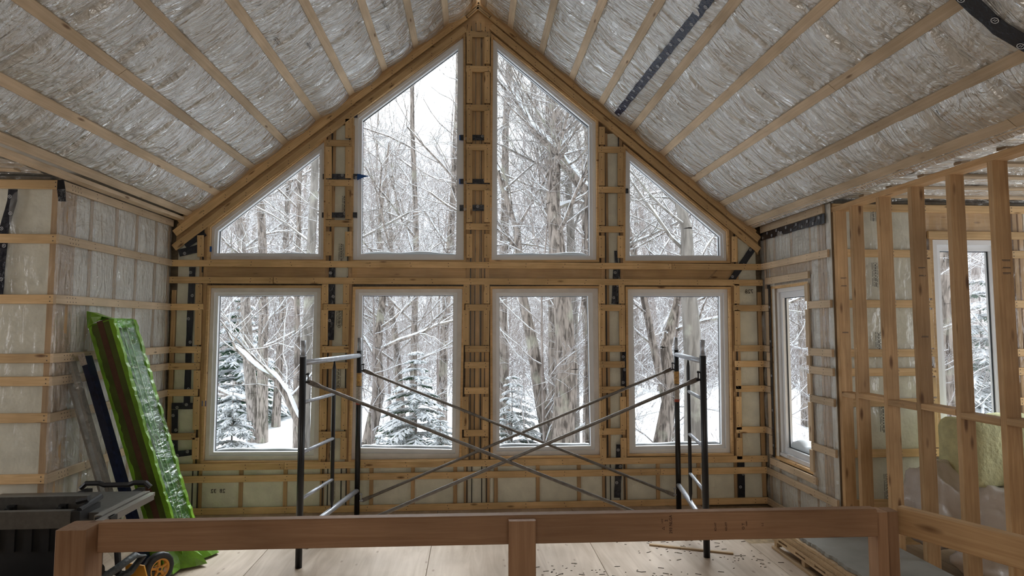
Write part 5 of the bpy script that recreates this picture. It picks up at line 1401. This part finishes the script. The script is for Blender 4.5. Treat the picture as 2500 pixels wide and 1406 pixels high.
key_tree(1240, 1060, 12.5, 30, 'dark straight trunk at the left edge of the third lower window', 305, nbr=14)
key_tree(1435, 1080, 13.2, 26, 'straight dark trunk at the right edge of the third lower window', 306, nbr=14)
key_tree(905, 1050, 12.0, 34, 'crooked dark trunk at the left edge of the second lower window', 307, path_px=[(900, 1080, 0), (925, 960, 0), (920, 850, 0), (935, 720, .2), (925, 560, .5), (950, 350, 1)], nbr=14, first=.35)
key_tree(985, 1060, 13.0, 24, 'pale twisted trunk in the middle of the second lower window', 308, path_px=[(985, 1095, 0), (975, 950, 0), (968, 840, 0), (950, 720, .2), (955, 560, .5), (940, 400, 1)], nbr=14, first=.3)
key_tree(1085, 1060, 14.0, 24, 'slim trunk at the right edge of the second lower window', 309, nbr=14)
key_tree(640, 1060, 14.0, 27, 'straight trunk standing in the middle of the first lower window', 310, nbr=16, first=.25)
key_tree(672, 1060, 15.5, 20, 'darker trunk just right of the middle trunk in the first lower window', 311, nbr=16, first=.25)
key_tree(740, 1060, 11.5, 30, 'grey mottled trunk at the right edge of the first lower window', 312, mat=M_BARKG, nbr=14, first=.3)
key_tree(575, 1060, 17, 20, 'slim trunk at the left side of the first lower window', 313, nbr=14, first=.25)
# snow-laden limb across the first lower window
key_tree(560, 900, 10.5, 22, 'fallen limb loaded with thick snow slanting across the first lower window', 314, path_px=[(740, 1110, 0), (732, 1040, 0), (700, 965, 0), (672, 925, 0), (620, 895, 0), (575, 850, 0), (545, 790, 0)], nbr=9, first=.2, twig=.6)
def snow_ridge(pts_px, Y, r, name, label):
    P = [onY(x, y, Y) for x, y in pts_px]; Q_ = []
    for a_, b_ in zip(P[:-1], P[1:]):
        for q in range(4): Q_.append(a_.lerp(b_, q / 4))
    Q_.append(P[-1]); rs = random.Random(len(pts_px)); mb = MB(); mb.tube([p + Vector((0, 0, rs.uniform(0, .01))) for p in Q_], [r * rs.uniform(.7, 1.15) * (1 if 0 < i < len(Q_) - 1 else .3) for i in range(len(Q_))], 8)
    o = mb.build(name, M_SNOW, None, True); tag(o, label, 'snow'); return o
snow_ridge([(735, 1030), (702, 952), (672, 912), (620, 884), (578, 840)], 10.44, .034, 'snow_ridge', 'thick white ridge of snow lying on the slanting limb in the first lower window')
snow_ridge([(1214, 175), (1262, 235), (1300, 300), (1352, 352), (1395, 405), (1436, 465)], 9.9, .032, 'snow_ridge', 'ridge of snow on the long bough crossing the tall right window')
key_tree(1436, 480, 9.95, 30, 'long snowy bough descending across the tall right window', 315, path_px=[(1440, 482, 0), (1395, 420, 0), (1350, 365, 0), (1300, 315, 0), (1260, 250, 0), (1210, 190, 0)], nbr=14, first=.1, twig=1.0, h=9)
key_tree(1395, 640, 11.2, 30, 'grey upright stem with twin tops in the tall right window', 316, path_px=[(1398, 800, 0), (1396, 640, 0), (1388, 450, 0), (1375, 300, .2), (1330, 130, .5)], nbr=16, first=.3, mat=M_BARKG)
key_tree(1345, 640, 11.8, 24, 'second grey stem close beside the twin-topped one in the tall right window', 317, path_px=[(1350, 800, 0), (1348, 600, 0), (1342, 420, 0), (1335, 260, .2), (1345, 90, .5)], nbr=16, first=.3)
key_tree(1010, 640, 13.0, 18, 'many-stemmed twiggy tree in the middle of the tall left window', 318, nbr=30, first=.2, twig=1.2, h=15)
key_tree(735, 640, 12.2, 16, 'upright snowy stem in the left triangular window', 319, nbr=22, first=.2, h=14)
key_tree(1665, 640, 11.0, 22, 'leaning snowy trunk in the right triangular window', 320, lean=(-.18, 0), nbr=22, first=.2, h=14)
key_tree(2345, 1050, 9.0, 48, 'thick trunk close outside the window of the right wing', 321, nbr=14, first=.3, lean=(-.03, 0))
key_tree(1965, 1000, 14.0, 22, 'thin trunk seen through the casement in the right side wall', 322, nbr=22, first=.2)

# snow-covered spruces
def make_spruce(seed, h, name='young_spruce'):
    rng = random.Random(seed); A = []; NV = []; NQ = []; sn = []; nk = 0
    A.append((Vector((0, 0, -.2)), Vector((0, 0, h)), .035 * h / 3 + .01, .006))
    t_ = .06
    while t_ < .98:
        z_ = h * t_; Lb = (h * .42) * (1 - t_) ** .85 + .05; nb = 7
        for k in range(nb):
            a_ = rng.uniform(0, 6.28); L_ = Lb * rng.uniform(.75, 1.1); p = Vector((0, 0, z_)); d = Vector((math.cos(a_), math.sin(a_), .12)); ns = 6
            for i in range(ns):
                q = p + d * (L_ / ns); A.append((p, q, .012 * (1 - i / ns) + .003, .012 * (1 - (i + 1) / ns) + .003))
                side = Vector((-d.y, d.x, 0)).normalized(); wd = L_ * .34 * math.sin(math.pi * (i + 1) / (ns + 1)) + .03
                for s_ in (-1, 1):
                    for e in range(3):
                        b_ = p.lerp(q, rng.random()); tip = b_ + (side * s_ * .8 + d * .7 + Vector((0, 0, rng.uniform(-.35, -.05)))).normalized() * wd * rng.uniform(.7, 1.1)
                        dd = (tip - b_); sp = dd.cross(Vector((0, 0, 1))).normalized() * max(.014, dd.length * .14)
                        NV += [b_ - sp * .6, b_ + dd * .5 - sp, tip, b_ + dd * .5 + sp]; NQ.append((nk, nk + 1, nk + 2, nk + 3)); nk += 4
                        # needles hanging below
                        dn = Vector((0, 0, -max(.014, dd.length * .16)))
                        NV += [b_, b_ + dd * .5 + dn, tip, b_ + dd * .5]; NQ.append((nk, nk + 1, nk + 2, nk + 3)); nk += 4
                        if rng.random() < .35: sn.append((b_ + Vector((0, 0, .012)), b_.lerp(tip, .6) + Vector((0, 0, .012)), .014, .010))
                if rng.random() < .55: sn.append((p + Vector((0, 0, .02)), q + Vector((0, 0, .02)), .026, .020))
                d = Vector((d.x, d.y, d.z - .12)); p = q
        t_ += .055
    a, b, ra, rb = zip(*A); V, Q = frusta(a, b, ra, rb, 5); tm = mknp('trunk', V, Q, M_BARK, False)
    fm = mknp('foliage', np.array([tuple(v) for v in NV]), np.array(NQ), M_NEEDLE, False, False)
    a, b, ra, rb = zip(*sn); V, Q = frusta(a, b, ra, rb, 5); sm = mknp('snow_cover', V, Q, M_SNOW, False)
    return tm, fm, sm
spr = [make_spruce(31 + k, h_) for k, h_ in enumerate((3.4, 2.6, 4.2))]
def put_spruce(k, px, py, Y, sc_, label, group=None, rz=0):
    c = onY(px, py, Y); c.z = float(gz(c.x, Y)) - .05
    tm, fm, sm = spr[k]; o = bpy.data.objects.new('young_spruce', tm); o.location = c; o.rotation_euler = (0, 0, rz); o.scale = (sc_,) * 3; COL.objects.link(o); tag(o, label, 'tree', group)
    for nm_, me in (('foliage', fm), ('snow_cover', sm)):
        q = bpy.data.objects.new(nm_, me); COL.objects.link(q); q.parent = o
        q['kind'] = 'stuff'
put_spruce(0, 565, 1090, 9.8, .62, 'young spruce bowed with snow at the lower left of the first lower window')
put_spruce(2, 1015, 1090, 10.8, .62, 'tallest young spruce with dark needles in the second lower window', rz=1)
put_spruce(1, 925, 1110, 9.6, .5, 'low snowy spruce at the left foot of the second lower window', rz=2)
put_spruce(0, 1075, 1110, 9.8, .46, 'low snowy spruce at the right foot of the second lower window', rz=3)
put_spruce(2, 1250, 1100, 10.2, .52, 'snow-covered spruce at the left of the third lower window', rz=4)
put_spruce(1, 1330, 1110, 9.8, .40, 'smallest snowy spruce between the trunks of the third lower window', rz=5)
put_spruce(0, 2410, 1100, 10.5, 1.15, 'snowy spruce outside the window of the right wing', rz=1.4)
put_spruce(1, 590, 800, 16.0, 1.3, 'spruce half hidden among trunks at the upper left of the first lower window', rz=2.2)

# eaves: grey soffit showing at the tops of the upper windows
sf = empty('roof_overhang', kind='structure')
for side in (-1, 1):
    U, nrm_ = slope_frame(side); A = Vector((PX, 0, PZ)) + nrm_ * .02; B = A + U * 3.6
    prism('soffit', [(A.x, 5.82, A.z), (B.x, 5.82, B.z), (B.x, 6.25, B.z), (A.x, 6.25, A.z)], -nrm_, .02, pmat('grey_soffit', (.16, .17, .18), .6) if side < 0 else bpy.data.materials['grey_soffit'], sf)
